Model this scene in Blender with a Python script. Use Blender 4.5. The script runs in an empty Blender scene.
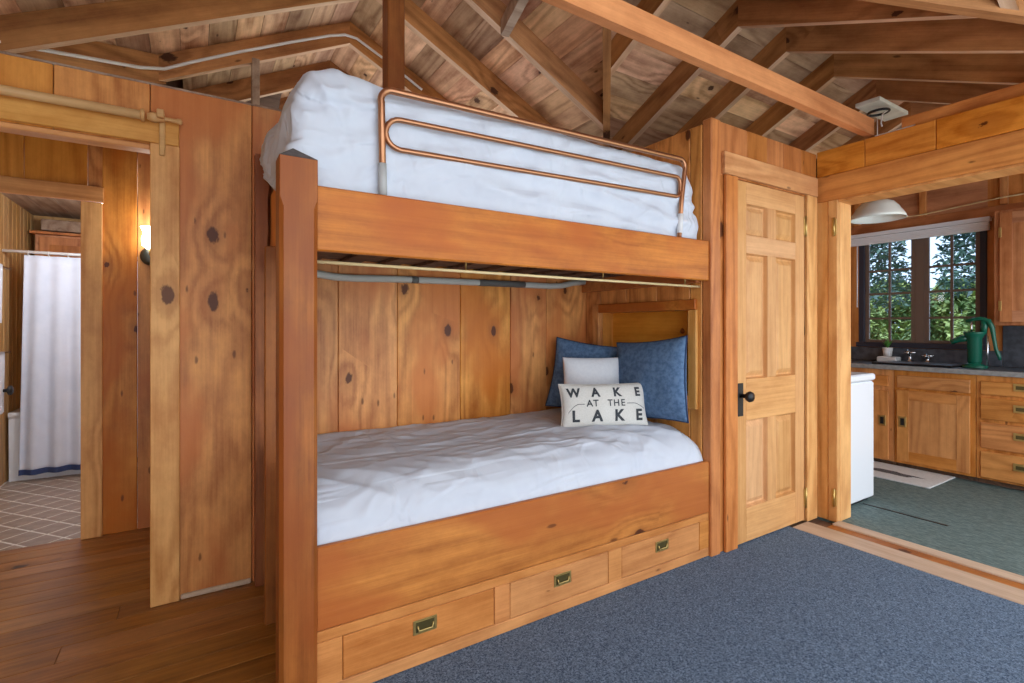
import bpy, bmesh, math, random
from mathutils import Vector, Matrix, noise
random.seed(7)
SC = bpy.context.scene
COL = SC.collection

# ------------------------------------------------------------------ camera
cam_d = bpy.data.cameras.new('camera')
cam = bpy.data.objects.new('camera', cam_d)
COL.objects.link(cam)
CAM_YAW = math.radians(32.1)
cam.location = (0, 0, 1.23)
cam.rotation_euler = (math.pi / 2, 0, -CAM_YAW)
cam_d.sensor_width = 36
cam_d.lens = 503 / 1024 * 36
cam_d.shift_y = -14.5 / 1024
cam_d.clip_start = 0.05
SC.camera = cam

# ------------------------------------------------------------------ sky, sun, exposure
world = bpy.data.worlds.new('sky')
SC.world = world
world.use_nodes = True
bg = world.node_tree.nodes['Background']
bg.inputs['Color'].default_value = (0.86, 0.93, 1.0, 1)
bg.inputs['Strength'].default_value = 2.0
sun_d = bpy.data.lights.new('sun', 'SUN')
sun_d.energy = 4.0
sun_d.angle = 0.02
sun_d.color = (1, 0.95, 0.85)
sun = bpy.data.objects.new('sun', sun_d)
COL.objects.link(sun)
sun.rotation_euler = (0, math.radians(-38), 0)      # high sun from behind the house, lights the trees outside
SC.view_settings.view_transform = 'Standard'
SC.view_settings.look = 'None'
SC.view_settings.gamma = 1
SC.view_settings.use_curve_mapping = False
SC.view_settings.exposure = 0.6

# ------------------------------------------------------------------ materials
def srgb(r, g, b):
    f = lambda c: (c / 255 / 12.92) if c <= 10 else ((c / 255 + 0.055) / 1.055) ** 2.4
    return (f(r), f(g), f(b), 1)

class NT:
    def __init__(self, name):
        self.m = bpy.data.materials.new(name)
        self.m.use_nodes = True
        self.t = self.m.node_tree
        self.b = self.t.nodes['Principled BSDF']
    def n(self, kind, **kw):
        nd = self.t.nodes.new(kind)
        for k, v in kw.items():
            setattr(nd, k, v)
        return nd
    def put(self, sock, v):
        if hasattr(v, 'is_output'):
            self.t.links.new(v, sock)
        else:
            sock.default_value = v
    def math(self, op, a, b=0.0, c=0.0, clamp=False):
        nd = self.n('ShaderNodeMath', operation=op, use_clamp=clamp)
        for i, v in enumerate((a, b, c)):
            self.put(nd.inputs[i], v)
        return nd.outputs[0]
    def rng(self, v, a, b, c=0.0, d=1.0, smooth=True):
        nd = self.n('ShaderNodeMapRange')
        nd.interpolation_type = 'SMOOTHSTEP' if smooth else 'LINEAR'
        for i, x in enumerate((v, a, b, c, d)):
            self.put(nd.inputs[i], x)
        return nd.outputs[0]
    def mix(self, f, a, b, mode='MIX'):
        nd = self.n('ShaderNodeMix', data_type='RGBA', blend_type=mode)
        self.put(nd.inputs[0], f); self.put(nd.inputs[6], a); self.put(nd.inputs[7], b)
        return nd.outputs[2]
    def noise(self, vec, scale, detail=2.0, rough=0.5, dist=0.0):
        nd = self.n('ShaderNodeTexNoise')
        self.put(nd.inputs['Vector'], vec)
        nd.inputs['Scale'].default_value = scale
        nd.inputs['Detail'].default_value = detail
        nd.inputs['Roughness'].default_value = rough
        nd.inputs['Distortion'].default_value = dist
        return nd.outputs[0]
    def comb(self, x, y, z):
        nd = self.n('ShaderNodeCombineXYZ')
        self.put(nd.inputs[0], x); self.put(nd.inputs[1], y); self.put(nd.inputs[2], z)
        return nd.outputs[0]
    def bump(self, h, dist, strength=1.0):
        nd = self.n('ShaderNodeBump')
        nd.inputs['Strength'].default_value = strength
        nd.inputs['Distance'].default_value = dist
        self.put(nd.inputs['Height'], h)
        self.t.links.new(nd.outputs[0], self.b.inputs['Normal'])

def plain(name, col, rough=0.5, metal=0.0, spec=0.5, emit=None, es=0.0, var=0.0, vscale=20.0):
    k = NT(name)
    k.b.inputs['Roughness'].default_value = rough
    k.b.inputs['Metallic'].default_value = metal
    k.b.inputs['Specular IOR Level'].default_value = spec
    if var:
        tc = k.n('ShaderNodeTexCoord').outputs['Object']
        f = k.rng(k.noise(tc, vscale, 3), 0.3, 0.7)
        k.put(k.b.inputs['Base Color'], k.mix(f, tuple(c * (1 - var) for c in col[:3]) + (1,), tuple(min(1, c * (1 + var)) for c in col[:3]) + (1,)))
    else:
        k.b.inputs['Base Color'].default_value = col
    if emit:
        k.b.inputs['Emission Color'].default_value = emit
        k.b.inputs['Emission Strength'].default_value = es
    return k.m

def wood(name, light, dark, grain='Z', width='X', knot=0.35, rough=0.42, var=0.25, hue=0.005, kscale=2.6, ring=0.55, blotch=0.55, coat=0.15, red=None):
    """varnished knotty pine: growth rings that bend round the knots, fine streaks, blotches; every object gets its own cut."""
    k = NT(name)
    tc = k.n('ShaderNodeTexCoord').outputs['Object']
    sep = k.n('ShaderNodeSeparateXYZ'); k.put(sep.inputs[0], tc)
    o = {a: sep.outputs[i] for i, a in enumerate('XYZ')}
    third = [a for a in 'XYZ' if a not in (grain, width)][0]
    u, w, t = o[grain], o[width], o[third]
    rnd = k.n('ShaderNodeObjectInfo').outputs['Random']
    wn = k.n('ShaderNodeTexWhiteNoise', noise_dimensions='1D'); k.put(wn.inputs['W'], rnd)
    wsep = k.n('ShaderNodeSeparateColor'); k.put(wsep.inputs[0], wn.outputs['Color'])
    r1, r2, r3 = wsep.outputs
    U = k.math('ADD', u, k.math('MULTIPLY', r1, 37.0))
    W = k.math('ADD', w, k.math('MULTIPLY', r2, 23.0))
    # knots
    v2 = k.comb(k.math('MULTIPLY', U, 0.6), W, 0.0)
    vor = k.n('ShaderNodeTexVoronoi', voronoi_dimensions='2D'); k.put(vor.inputs['Vector'], v2); vor.inputs['Scale'].default_value = kscale
    vs = k.n('ShaderNodeSeparateColor'); k.put(vs.inputs[0], vor.outputs['Color'])
    gate = k.math('GREATER_THAN', vs.outputs[0], 1.0 - knot)
    wob = k.math('MULTIPLY', k.math('SUBTRACT', k.noise(k.comb(k.math('MULTIPLY', U, 0.5), W, t), 22.0, 4, 0.7), 0.5), 0.16)
    dist = k.math('ADD', vor.outputs['Distance'], wob)
    size = k.rng(vs.outputs[1], 0.0, 1.0, 0.024, 0.085, False)
    km = k.math('MULTIPLY', k.rng(dist, k.math('MULTIPLY', size, 0.6), size, 1.0, 0.0), gate)
    vf = k.n('ShaderNodeTexVoronoi', voronoi_dimensions='2D'); k.put(vf.inputs['Vector'], k.comb(k.math('MULTIPLY', U, 0.35), W, 0.0)); vf.inputs['Scale'].default_value = kscale * 3.1
    fs_ = k.n('ShaderNodeSeparateColor'); k.put(fs_.inputs[0], vf.outputs['Color'])
    fleck = k.math('MULTIPLY', k.rng(k.math('ADD', vf.outputs['Distance'], wob), 0.02, 0.075, 1.0, 0.0), k.math('GREATER_THAN', fs_.outputs[0], 1.0 - knot * 0.35))
    km = k.math('MAXIMUM', km, k.math('MULTIPLY', fleck, 0.75))
    halo = k.math('MULTIPLY', k.rng(dist, 0.02, 0.19, 1.0, 0.0), gate)
    bulge = k.math('MULTIPLY', k.rng(dist, 0.0, 0.42, 1.0, 0.0), gate)
    # rings
    vr = k.comb(k.math('MULTIPLY', U, 0.13), W, t)
    n1 = k.noise(vr, 3.0, 2.0, 0.45, 0.3)
    ph = k.math('MULTIPLY', k.math('ADD', n1, k.math('MULTIPLY', bulge, 0.15)), 62.0)
    rings = k.math('MULTIPLY_ADD', k.math('SINE', ph), 0.5, 0.5)
    rings = k.math('POWER', rings, 1.6)
    vs2 = k.comb(k.math('MULTIPLY', U, 0.03), W, t)
    streak = k.rng(k.noise(vs2, 70.0, 4.0, 0.7), 0.3, 0.7, 0, 1, False)
    bl = k.rng(k.noise(k.comb(k.math('MULTIPLY', U, 0.45), W, t), 4.5, 3.0, 0.55), 0.3, 0.7, 0, 1, False)
    bl2 = k.noise(k.comb(k.math('MULTIPLY', U, 0.6), W, t), 16.0, 5.0, 0.72)
    rest = max(0.0, 1.0 - ring * 0.55 - blotch * 0.6)
    f = k.math('ADD', k.math('MULTIPLY', rings, -ring * 0.55), k.math('MULTIPLY', streak, rest * 0.75))
    f = k.math('ADD', f, k.math('MULTIPLY', bl, blotch * 0.6))
    f = k.math('ADD', f, k.math('MULTIPLY_ADD', bl2, 0.7, ring * 0.4 - 0.15), clamp=True)
    mid = tuple(0.45 * a + 0.55 * b for a, b in zip(light, dark))
    ramp = k.n('ShaderNodeValToRGB')
    ramp.color_ramp.elements[0].position = 0.12; ramp.color_ramp.elements[0].color = dark
    ramp.color_ramp.elements[1].position = 0.95; ramp.color_ramp.elements[1].color = light
    e = ramp.color_ramp.elements.new(0.5); e.color = mid
    k.put(ramp.inputs[0], f)
    col = ramp.outputs[0]
    if red:
        col = k.mix(k.math('MULTIPLY', k.rng(k.noise(k.comb(k.math('MULTIPLY', U, 0.5), W, t), 3.2, 3), 0.44, 0.62), 0.8), col, red)
    hs = k.n('ShaderNodeHueSaturation')
    k.put(hs.inputs['Hue'], k.math('MULTIPLY_ADD', r3, hue, 0.5 - hue / 2))
    k.put(hs.inputs['Value'], k.math('MULTIPLY_ADD', r1, var, 1.0 - var / 2))
    k.put(hs.inputs['Saturation'], k.math('MULTIPLY_ADD', r2, 0.10, 0.95))
    k.put(hs.inputs['Color'], col)
    kd = (dark[0] * 0.2, dark[1] * 0.13, dark[2] * 0.12, 1)
    c2 = k.mix(k.math('MULTIPLY', halo, 0.4), hs.outputs[0], tuple(c * 0.7 for c in dark[:3]) + (1,))
    c3 = k.mix(k.math('MULTIPLY', km, 0.9), c2, kd)
    k.put(k.b.inputs['Base Color'], c3)
    k.put(k.b.inputs['Roughness'], k.math('MULTIPLY_ADD', bl2, 0.2, rough - 0.04))
    k.b.inputs['Specular IOR Level'].default_value = 0.3
    k.b.inputs['Coat Weight'].default_value = coat * 0.4
    k.b.inputs['Coat Roughness'].default_value = 0.3
    k.bump(k.math('ADD', streak, k.math('MULTIPLY', rings, 0.4)), 0.0006, 0.6)
    return k.m

WL, WD = srgb(232, 162, 88), srgb(160, 88, 36)
M = {}
M['wall_zx'] = wood('pine wall boards', WL, WD, 'Z', 'X', 0.7, kscale=3.0, red=srgb(196, 110, 48))
M['wall_zy'] = wood('pine end boards', WL, WD, 'Z', 'Y', 0.6)
M['orange_yz'] = wood('amber pine header', srgb(232, 156, 72), srgb(178, 98, 32), 'Y', 'Z', 0.3, rough=0.36, var=0.12)
M['amber_zx'] = wood('amber short boards', srgb(234, 162, 80), srgb(188, 112, 46), 'Z', 'X', 0.2, rough=0.36, var=0.15)
M['amber_xz'] = wood('pale header pine', srgb(236, 180, 106), srgb(192, 124, 54), 'X', 'Z', 0.25, var=0.1)
M['door_z'] = wood('clear pine door', srgb(226, 174, 118), srgb(190, 134, 82), 'Z', 'X', 0.0, var=0.10, ring=0.35, blotch=0.4)
M['door_x'] = wood('clear pine door rails', srgb(226, 174, 118), srgb(190, 134, 82), 'X', 'Z', 0.0, var=0.10, ring=0.35, blotch=0.4)
M['casing_zx'] = wood('pine casing', srgb(236, 180, 114), srgb(188, 122, 62), 'Z', 'X', 0.3, var=0.15)
M['casing_zy'] = wood('pine jamb', srgb(236, 180, 112), srgb(192, 126, 64), 'Z', 'Y', 0.4, var=0.15)
M['casing_xz'] = wood('pine head casing', srgb(226, 166, 108), srgb(178, 112, 60), 'X', 'Z', 0.3, var=0.1)
M['redpine_zx'] = wood('reddish pine boards', srgb(206, 134, 76), srgb(150, 84, 38), 'Z', 'X', 0.25)
M['bed_xz'] = wood('bunk rail pine', srgb(210, 134, 62), srgb(146, 78, 26), 'X', 'Z', 0.5, var=0.05, red=srgb(174, 92, 38), ring=0.4)
M['bed_low'] = wood('bunk drawer pine', srgb(214, 146, 86), srgb(166, 100, 50), 'X', 'Z', 0.35, var=0.08, ring=0.4)
M['bed_zx'] = wood('bunk upright pine', srgb(172, 106, 58), srgb(102, 54, 26), 'Z', 'X', 0.2, var=0.1, red=srgb(140, 74, 38), ring=0.3)
M['rafter'] = wood('rafter fir', srgb(198, 140, 86), srgb(124, 76, 40), 'X', 'Z', 0.25, rough=0.6, var=0.3, coat=0.0)
M['uplit'] = wood('pale uplit rafter edge', srgb(222, 188, 156), srgb(176, 134, 100), 'X', 'Y', 0.1, rough=0.75, var=0.2, coat=0.0)  # pale underside tone: light from below painted into the wood colour
M['beam'] = wood('tie beam fir', srgb(228, 154, 92), srgb(178, 106, 52), 'X', 'Z', 0.25, rough=0.55, var=0.0, coat=0.0)
M['deck'] = wood('roof boards', srgb(228, 184, 144), srgb(132, 82, 50), 'X', 'Y', 0.35, rough=0.75, var=0.7, hue=0.02, kscale=3.2, coat=0.0, blotch=0.7)
M['floor_x'] = wood('oak floor boards', srgb(176, 120, 62), srgb(106, 66, 30), 'X', 'Y', 0.06, rough=0.34, var=0.22, ring=0.3, coat=0.3)
M['thresh_y'] = wood('pale threshold', srgb(208, 186, 162), srgb(172, 144, 118), 'Y', 'X', 0.05, var=0.1, ring=0.3)
M['thresh_o'] = wood('amber threshold groove', srgb(190, 122, 62), srgb(140, 78, 34), 'Y', 'X', 0.05, var=0.1, ring=0.3)
M['kit_zy'] = wood('kitchen cabinet pine', srgb(222, 154, 86), srgb(172, 104, 48), 'Z', 'Y', 0.15, var=0.12)
M['kit_yz'] = wood('kitchen drawer pine', srgb(220, 150, 82), srgb(170, 102, 46), 'Y', 'Z', 0.2, var=0.12)
M['kitwall_yz'] = wood('kitchen wall pine', srgb(210, 146, 100), srgb(150, 90, 56), 'Y', 'Z', 0.3)
M['kitwall_zy'] = wood('reddish cabinet pine', srgb(208, 142, 96), srgb(152, 90, 54), 'Z', 'Y', 0.3, var=0.1)
M['plywood'] = wood('amber plywood', srgb(232, 160, 66), srgb(200, 122, 38), 'Y', 'Z', 0.1, var=0.0, ring=0.3)
M['bead'] = wood('narrow bath boards', srgb(206, 164, 108), srgb(164, 118, 70), 'Z', 'Y', 0.15, var=0.12)
M['greywood'] = wood('greyed boards', srgb(188, 164, 142), srgb(130, 100, 80), 'Y', 'X', 0.2, rough=0.7, coat=0.0)
M['rodwood'] = wood('pale turned wood', srgb(220, 176, 116), srgb(190, 140, 84), 'X', 'Z', 0.0, var=0.05, ring=0.3)
M['darkwood'] = wood('dark weathered wood', srgb(120, 92, 74), srgb(70, 50, 40), 'X', 'Z', 0.2, rough=0.8, coat=0.0)

def fabric(name, a, b, scale=120, rough=0.95, bd=0.001):
    k = NT(name)
    tc = k.n('ShaderNodeTexCoord').outputs['Object']
    n = k.noise(tc, scale, 3, 0.65)
    k.put(k.b.inputs['Base Color'], k.mix(k.rng(n, 0.32, 0.68), a, b))
    k.b.inputs['Roughness'].default_value = rough
    k.b.inputs['Specular IOR Level'].default_value = 0.2
    k.bump(n, bd)
    return k.m
M['sheet'] = fabric('white cotton sheet', srgb(200, 207, 220), srgb(206, 213, 225), 6, 0.9, 0.0008)
def creased(m):
    t = m.node_tree
    tc = t.nodes.new('ShaderNodeTexCoord')
    hs_ = None
    for sc, rot, det in (((0.7, 3.2, 3.2), (0.3, 0.5, 0.35), 2.0), ((2.4, 0.8, 2.0), (0.6, 0.2, -0.5), 2.0)):
        mp = t.nodes.new('ShaderNodeMapping'); mp.inputs['Scale'].default_value = sc; mp.inputs['Rotation'].default_value = rot
        t.links.new(tc.outputs['Object'], mp.inputs[0])
        nz = t.nodes.new('ShaderNodeTexNoise'); nz.inputs['Scale'].default_value = 1.7; nz.inputs['Detail'].default_value = det; nz.inputs['Distortion'].default_value = 0.8
        t.links.new(mp.outputs[0], nz.inputs['Vector'])
        a = t.nodes.new('ShaderNodeMath'); a.operation = 'SUBTRACT'; t.links.new(nz.outputs[0], a.inputs[0]); a.inputs[1].default_value = 0.5
        b = t.nodes.new('ShaderNodeMath'); b.operation = 'ABSOLUTE'; t.links.new(a.outputs[0], b.inputs[0])
        c = t.nodes.new('ShaderNodeMapRange'); c.interpolation_type = 'SMOOTHSTEP'; t.links.new(b.outputs[0], c.inputs[0])
        c.inputs[1].default_value = 0.0; c.inputs[2].default_value = 0.09; c.inputs[3].default_value = 1.0; c.inputs[4].default_value = 0.0
        if hs_ is None: hs_ = c.outputs[0]
        else:
            d = t.nodes.new('ShaderNodeMath'); d.operation = 'ADD'; t.links.new(hs_, d.inputs[0]); t.links.new(c.outputs[0], d.inputs[1]); hs_ = d.outputs[0]
    bp = t.nodes.new('ShaderNodeBump'); bp.inputs['Distance'].default_value = 0.006; bp.inputs['Strength'].default_value = 0.55
    t.links.new(hs_, bp.inputs['Height'])
    t.links.new(bp.outputs[0], t.nodes['Principled BSDF'].inputs['Normal'])
creased(M['sheet'])
M['pillow_white'] = fabric('white pillow cotton', srgb(212, 215, 222), srgb(218, 221, 227), 60)
M['canvas'] = fabric('cream canvas', srgb(206, 204, 198), srgb(216, 214, 209), 160, 0.95, 0.0006)
M['blue'] = fabric('blue chenille', srgb(74, 100, 134), srgb(98, 126, 160), 40, 0.95, 0.003)
M['piping'] = plain('dark blue piping', srgb(34, 52, 84), 0.9)
M['ink'] = plain('charcoal print', srgb(58, 62, 68), 0.9)
def carpet_mat():
    k = NT('blue grey carpet')
    tc = k.n('ShaderNodeTexCoord').outputs['Object']
    n = k.noise(tc, 150, 3, 0.8)
    n2 = k.noise(tc, 45, 3, 0.7)
    c = k.mix(k.rng(n, 0.36, 0.64), srgb(50, 67, 90), srgb(126, 147, 172))
    c = k.mix(k.math('MULTIPLY', k.rng(n2, 0.4, 0.62), 0.4), c, srgb(88, 104, 124))
    k.put(k.b.inputs['Base Color'], c)
    k.b.inputs['Roughness'].default_value = 1.0
    k.b.inputs['Specular IOR Level'].default_value = 0.1
    k.bump(n, 0.0015)
    return k.m
M['carpet'] = carpet_mat()
def kit_carpet():
    k = NT('teal streaked floor')
    tc = k.n('ShaderNodeTexCoord').outputs['Object']
    mp = k.n('ShaderNodeMapping'); k.put(mp.inputs[0], tc); mp.inputs['Scale'].default_value = (4, 1, 1); mp.inputs['Rotation'].default_value = (0, 0, 0.25)
    n = k.noise(mp.outputs[0], 26, 4, 0.7)
    c = k.mix(k.rng(n, 0.3, 0.7), srgb(58, 80, 82), srgb(112, 132, 130))
    k.put(k.b.inputs['Base Color'], c)
    k.b.inputs['Roughness'].default_value = 0.7
    k.bump(n, 0.001)
    return k.m
M['kfloor'] = kit_carpet()
M['tile'] = plain('brown grey tile', srgb(152, 134, 120), 0.35, var=0.15, vscale=14)
M['grout'] = plain('pale grout', srgb(226, 222, 216), 0.9)
M['white'] = plain('white enamel', srgb(232, 236, 242), 0.25)
M['offwhite'] = plain('white plastic', srgb(222, 224, 226), 0.5)
M['blind'] = plain('white blind fabric', srgb(240, 243, 248), 0.8)
M['copper'] = plain('bronze tube', srgb(178, 126, 92), 0.32, 0.85)
M['sleeve'] = plain('grey plastic sleeve', srgb(176, 178, 178), 0.5)
M['brass'] = plain('aged brass', srgb(200, 172, 108), 0.35, 0.85)
M['brassdark'] = plain('dark pull recess', srgb(104, 94, 58), 0.35, 0.7)
M['black'] = plain('black iron', srgb(30, 30, 32), 0.4, 0.2)
M['chrome'] = plain('chrome', srgb(220, 222, 226), 0.12, 1.0)
M['pipe'] = plain('grey hose', srgb(184, 186, 180), 0.6)
M['tape'] = plain('black tape', srgb(96, 96, 94), 0.6)
M['rodpale'] = plain('pale rod', srgb(222, 200, 150), 0.4)
M['conduit'] = plain('white cable', srgb(232, 230, 226), 0.5)
M['slate'] = plain('slate', srgb(74, 80, 90), 0.35, var=0.35, vscale=18)
M['slate_edge'] = plain('slate edge', srgb(142, 142, 140), 0.5, var=0.15, vscale=30)
M['green'] = plain('green enamel', srgb(16, 92, 72), 0.22)
M['leaf'] = plain('house plant leaf', srgb(84, 140, 60), 0.6)
M['frame'] = plain('weathered window frame', srgb(112, 92, 80), 0.6)
M['navy'] = plain('dark window surround', srgb(44, 48, 62), 0.5)
M['shade'] = plain('white glass shade', srgb(244, 247, 240), 0.2)
M['glow'] = plain('lit glass', srgb(255, 250, 240), 0.4, emit=(1, 0.93, 0.82, 1), es=6.0)
M['capgrey'] = plain('grey end grain', srgb(92, 88, 88), 0.8, var=0.15, vscale=60)
M['panelpale'] = plain('pale painted panel', srgb(204, 200, 186), 0.7, var=0.1, vscale=12)
M['mat'] = plain('pale mat', srgb(206, 208, 208), 0.9, var=0.06, vscale=60)
M['matprint'] = plain('mat print', srgb(84, 84, 88), 0.9, var=0.5, vscale=70)
M['plaster'] = plain('closed wall', srgb(186, 150, 112), 0.8)
M['curtain'] = fabric('pale blue white curtain', srgb(204, 214, 232), srgb(212, 221, 238), 6, 0.9, 0.0008)
M['pewter'] = plain('dark pewter', srgb(92, 96, 92), 0.35, 0.8)
M['bluehem'] = plain('navy hem', srgb(50, 66, 110), 0.8)
def glass_mat():
    k = NT('window glass')
    out = k.t.nodes['Material Output']
    tr = k.n('ShaderNodeBsdfTransparent'); tr.inputs[0].default_value = (0.66, 0.74, 0.84, 1)
    gl = k.n('ShaderNodeBsdfGlossy'); gl.inputs['Roughness'].default_value = 0.02
    fr = k.n('ShaderNodeFresnel'); fr.inputs[0].default_value = 1.35
    mx = k.n('ShaderNodeMixShader')
    k.t.links.new(fr.outputs[0], mx.inputs[0]); k.t.links.new(tr.outputs[0], mx.inputs[1]); k.t.links.new(gl.outputs[0], mx.inputs[2])
    k.t.links.new(mx.outputs[0], out.inputs[0])
    return k.m
M['glass'] = glass_mat()
def leaf_mat(name, a, b):
    k = NT(name)
    tc = k.n('ShaderNodeTexCoord').outputs['Object']
    k.put(k.b.inputs['Base Color'], k.mix(k.rng(k.noise(tc, 2.2, 3), 0.35, 0.65), a, b))
    k.b.inputs['Roughness'].default_value = 0.6
    return k.m
M['tree1'] = leaf_mat('yellow green foliage', srgb(88, 112, 60), srgb(166, 178, 104))
M['tree2'] = leaf_mat('dark evergreen foliage', srgb(52, 74, 70), srgb(96, 122, 108))
M['bark'] = plain('bark', srgb(96, 82, 70), 0.9, var=0.3)
M['grass'] = plain('grass ground', srgb(120, 140, 80), 0.95, var=0.3, vscale=3)

# ------------------------------------------------------------------ helpers
def tag(o, label=None, cat=None, group=None, kind=None):
    if label: o['label'] = label
    if cat: o['category'] = cat
    if group: o['group'] = group
    if kind: o['kind'] = kind
    return o

def wpos(o):
    p = Vector((0, 0, 0))
    while o is not None:
        p += o.location
        o = o.parent
    return p

def empty(name, loc, label, cat, group=None, kind=None):
    o = bpy.data.objects.new(name, None)
    o.empty_display_size = 0.05
    COL.objects.link(o)
    o.location = loc
    return tag(o, label, cat, group, kind)

def link(name, me, mat, parent=None, loc=(0, 0, 0), rot=None, smooth=False):
    """one mesh object; loc in world space; parents are never rotated unless the mesh is given in their frame"""
    o = bpy.data.objects.new(name, me)
    COL.objects.link(o)
    if mat is not None and not me.materials:
        me.materials.append(mat)
    if parent is not None:
        o.parent = parent
        o.location = Vector(loc) - wpos(parent)
    else:
        o.location = loc
    if rot is not None:
        o.rotation_euler = rot
    if smooth:
        for p in me.polygons: p.use_smooth = True
    return o

def bm_mesh(bm, name):
    me = bpy.data.meshes.new(name)
    bm.to_mesh(me); bm.free()
    return me

BOXES = {}
def box(name, x0, x1, y0, y1, z0, z1, mat, parent=None, bev=0.003):
    key = (round(x1 - x0, 4), round(y1 - y0, 4), round(z1 - z0, 4), bev, mat.name if mat else '')
    me = BOXES.get(key)
    if me is None:
        bm = bmesh.new()
        bmesh.ops.create_cube(bm, size=1.0)
        for v in bm.verts:
            v.co = Vector((v.co.x * (x1 - x0), v.co.y * (y1 - y0), v.co.z * (z1 - z0)))
        b = min(bev, 0.3 * min(x1 - x0, y1 - y0, z1 - z0))
        if b > 0:
            bmesh.ops.bevel(bm, geom=bm.edges[:], offset=b, segments=1, affect='EDGES', clamp_overlap=True)
        me = bm_mesh(bm, name)
        BOXES[key] = me
    return link(name, me, mat, parent, ((x0 + x1) / 2, (y0 + y1) / 2, (z0 + z1) / 2))

def hexa(name, bottom, top, mat, parent=None, axis=None):
    """eight corners in world space: bottom ring and top ring; the local X axis follows `axis` so the grain does too"""
    c = sum((Vector(p) for p in bottom + top), Vector()) / 8
    if axis is None: axis = Vector(bottom[1]) - Vector(bottom[0])
    x = Vector(axis).normalized()
    z = Vector((0, 0, 1)); z = (z - x * z.dot(x)); z = z.normalized() if z.length > 1e-4 else Vector((0, 1, 0))
    y = z.cross(x)
    R = Matrix((x, y, z)).transposed()
    Ri = R.inverted()
    vs = [Ri @ (Vector(p) - c) for p in bottom + top]
    fs = [(3, 2, 1, 0), (4, 5, 6, 7)] + [(i, (i + 1) % 4, (i + 1) % 4 + 4, i + 4) for i in range(4)]
    me = bpy.data.meshes.new(name)
    me.from_pydata([tuple(v) for v in vs], [], fs)
    bm = bmesh.new(); bm.from_mesh(me); bmesh.ops.recalc_face_normals(bm, faces=bm.faces[:]); bm.to_mesh(me); bm.free()
    return link(name, me, mat, parent, c, R.to_euler())

def bar(name, p0, p1, w, h, mat, parent=None):
    """straight timber between two points; w sideways, h upwards from the line"""
    p0, p1 = Vector(p0), Vector(p1)
    d = (p1 - p0).normalized()
    s = d.cross(Vector((0, 0, 1)))
    s = s.normalized() if s.length > 1e-3 else Vector((1, 0, 0))
    s *= w / 2
    up = Vector((0, 0, h))
    return hexa(name, [p0 - s, p1 - s, p1 + s, p0 + s], [p0 - s + up, p1 - s + up, p1 + s + up, p0 + s + up], mat, parent, d)

def tube_mesh(name, pts, r, seg=10, closed=False, caps=True):
    pts = [Vector(p) for p in pts]
    n = len(pts)
    bm = bmesh.new()
    rings = []
    prev = None
    for i, p in enumerate(pts):
        a = pts[(i - 1) % n] if (closed or i > 0) else p
        b = pts[(i + 1) % n] if (closed or i < n - 1) else p
        d = (b - a).normalized()
        if prev is None:
            q = d.orthogonal().normalized()
        else:
            q = (prev - d * prev.dot(d)).normalized()
        prev = q
        e = d.cross(q)
        rr = r[i] if isinstance(r, (list, tuple)) else r
        rings.append([bm.verts.new(p + (q * math.cos(2 * math.pi * j / seg) + e * math.sin(2 * math.pi * j / seg)) * rr) for j in range(seg)])
    m = n if closed else n - 1
    for i in range(m):
        A, B = rings[i], rings[(i + 1) % n]
        for j in range(seg):
            bm.faces.new((A[j], A[(j + 1) % seg], B[(j + 1) % seg], B[j]))
    if caps and not closed:
        bm.faces.new(rings[0][::-1]); bm.faces.new(rings[-1])
    bmesh.ops.recalc_face_normals(bm, faces=bm.faces[:])
    return bm_mesh(bm, name)

def tube(name, pts, r, mat, parent=None, seg=10, closed=False):
    c = sum((Vector(p) for p in pts), Vector()) / len(pts)
    me = tube_mesh(name, [Vector(p) - c for p in pts], r, seg, closed)
    return link(name, me, mat, parent, c, smooth=True)

def lathe(name, prof, loc, mat, parent=None, seg=24, axis='Z'):
    """profile of (radius, height) turned about the axis"""
    bm = bmesh.new()
    rings = []
    for r, h in prof:
        ring = []
        for j in range(seg):
            a = 2 * math.pi * j / seg
            p = (r * math.cos(a), r * math.sin(a), h)
            if axis == 'Y': p = (p[0], p[2], p[1])
            if axis == 'X': p = (p[2], p[0], p[1])
            ring.append(bm.verts.new(p))
        rings.append(ring)
    for A, B in zip(rings, rings[1:]):
        for j in range(seg):
            bm.faces.new((A[j], A[(j + 1) % seg], B[(j + 1) % seg], B[j]))
    if prof[0][0] > 1e-4: bm.faces.new(rings[0][::-1])
    if prof[-1][0] > 1e-4: bm.faces.new(rings[-1])
    bmesh.ops.remove_doubles(bm, verts=bm.verts[:], dist=1e-5)
    bmesh.ops.recalc_face_normals(bm, faces=bm.faces[:])
    return link(name, bm_mesh(bm, name), mat, parent, loc, smooth=True)

def arc(c, r, a0, a1, ux, uy, n=8):
    c, ux, uy = Vector(c), Vector(ux), Vector(uy)
    return [c + ux * (r * math.cos(a0 + (a1 - a0) * i / n)) + uy * (r * math.sin(a0 + (a1 - a0) * i / n)) for i in range(n + 1)]

# ------------------------------------------------------------------ measures
YD, YB, XE, XK = 1.717, 2.725, 2.32, 3.41     # bunk front and door wall, back wall, bunk end wall, kitchen wall
YH, XL, XW = 3.80, -1.30, 5.80                # hall wall, outer left wall, kitchen window wall
ZT, ZR = 2.30, 2.35
RX, ZM, PM = 0.915, 3.23, 0.50                # main ridge (underside of rafters) and pitch
RY, ZC, PC = 1.70, 2.90, 0.46                 # cross ridge over the kitchen
RD = 0.155                                    # rafter depth measured plumb
VX0 = RX + (ZM - ZC) / PM                     # where the cross ridge dies into the main slope
vx = lambda y: VX0 + PC / PM * abs(y - RY)
vy = lambda x: RY + (x - VX0) * PM / PC

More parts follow.
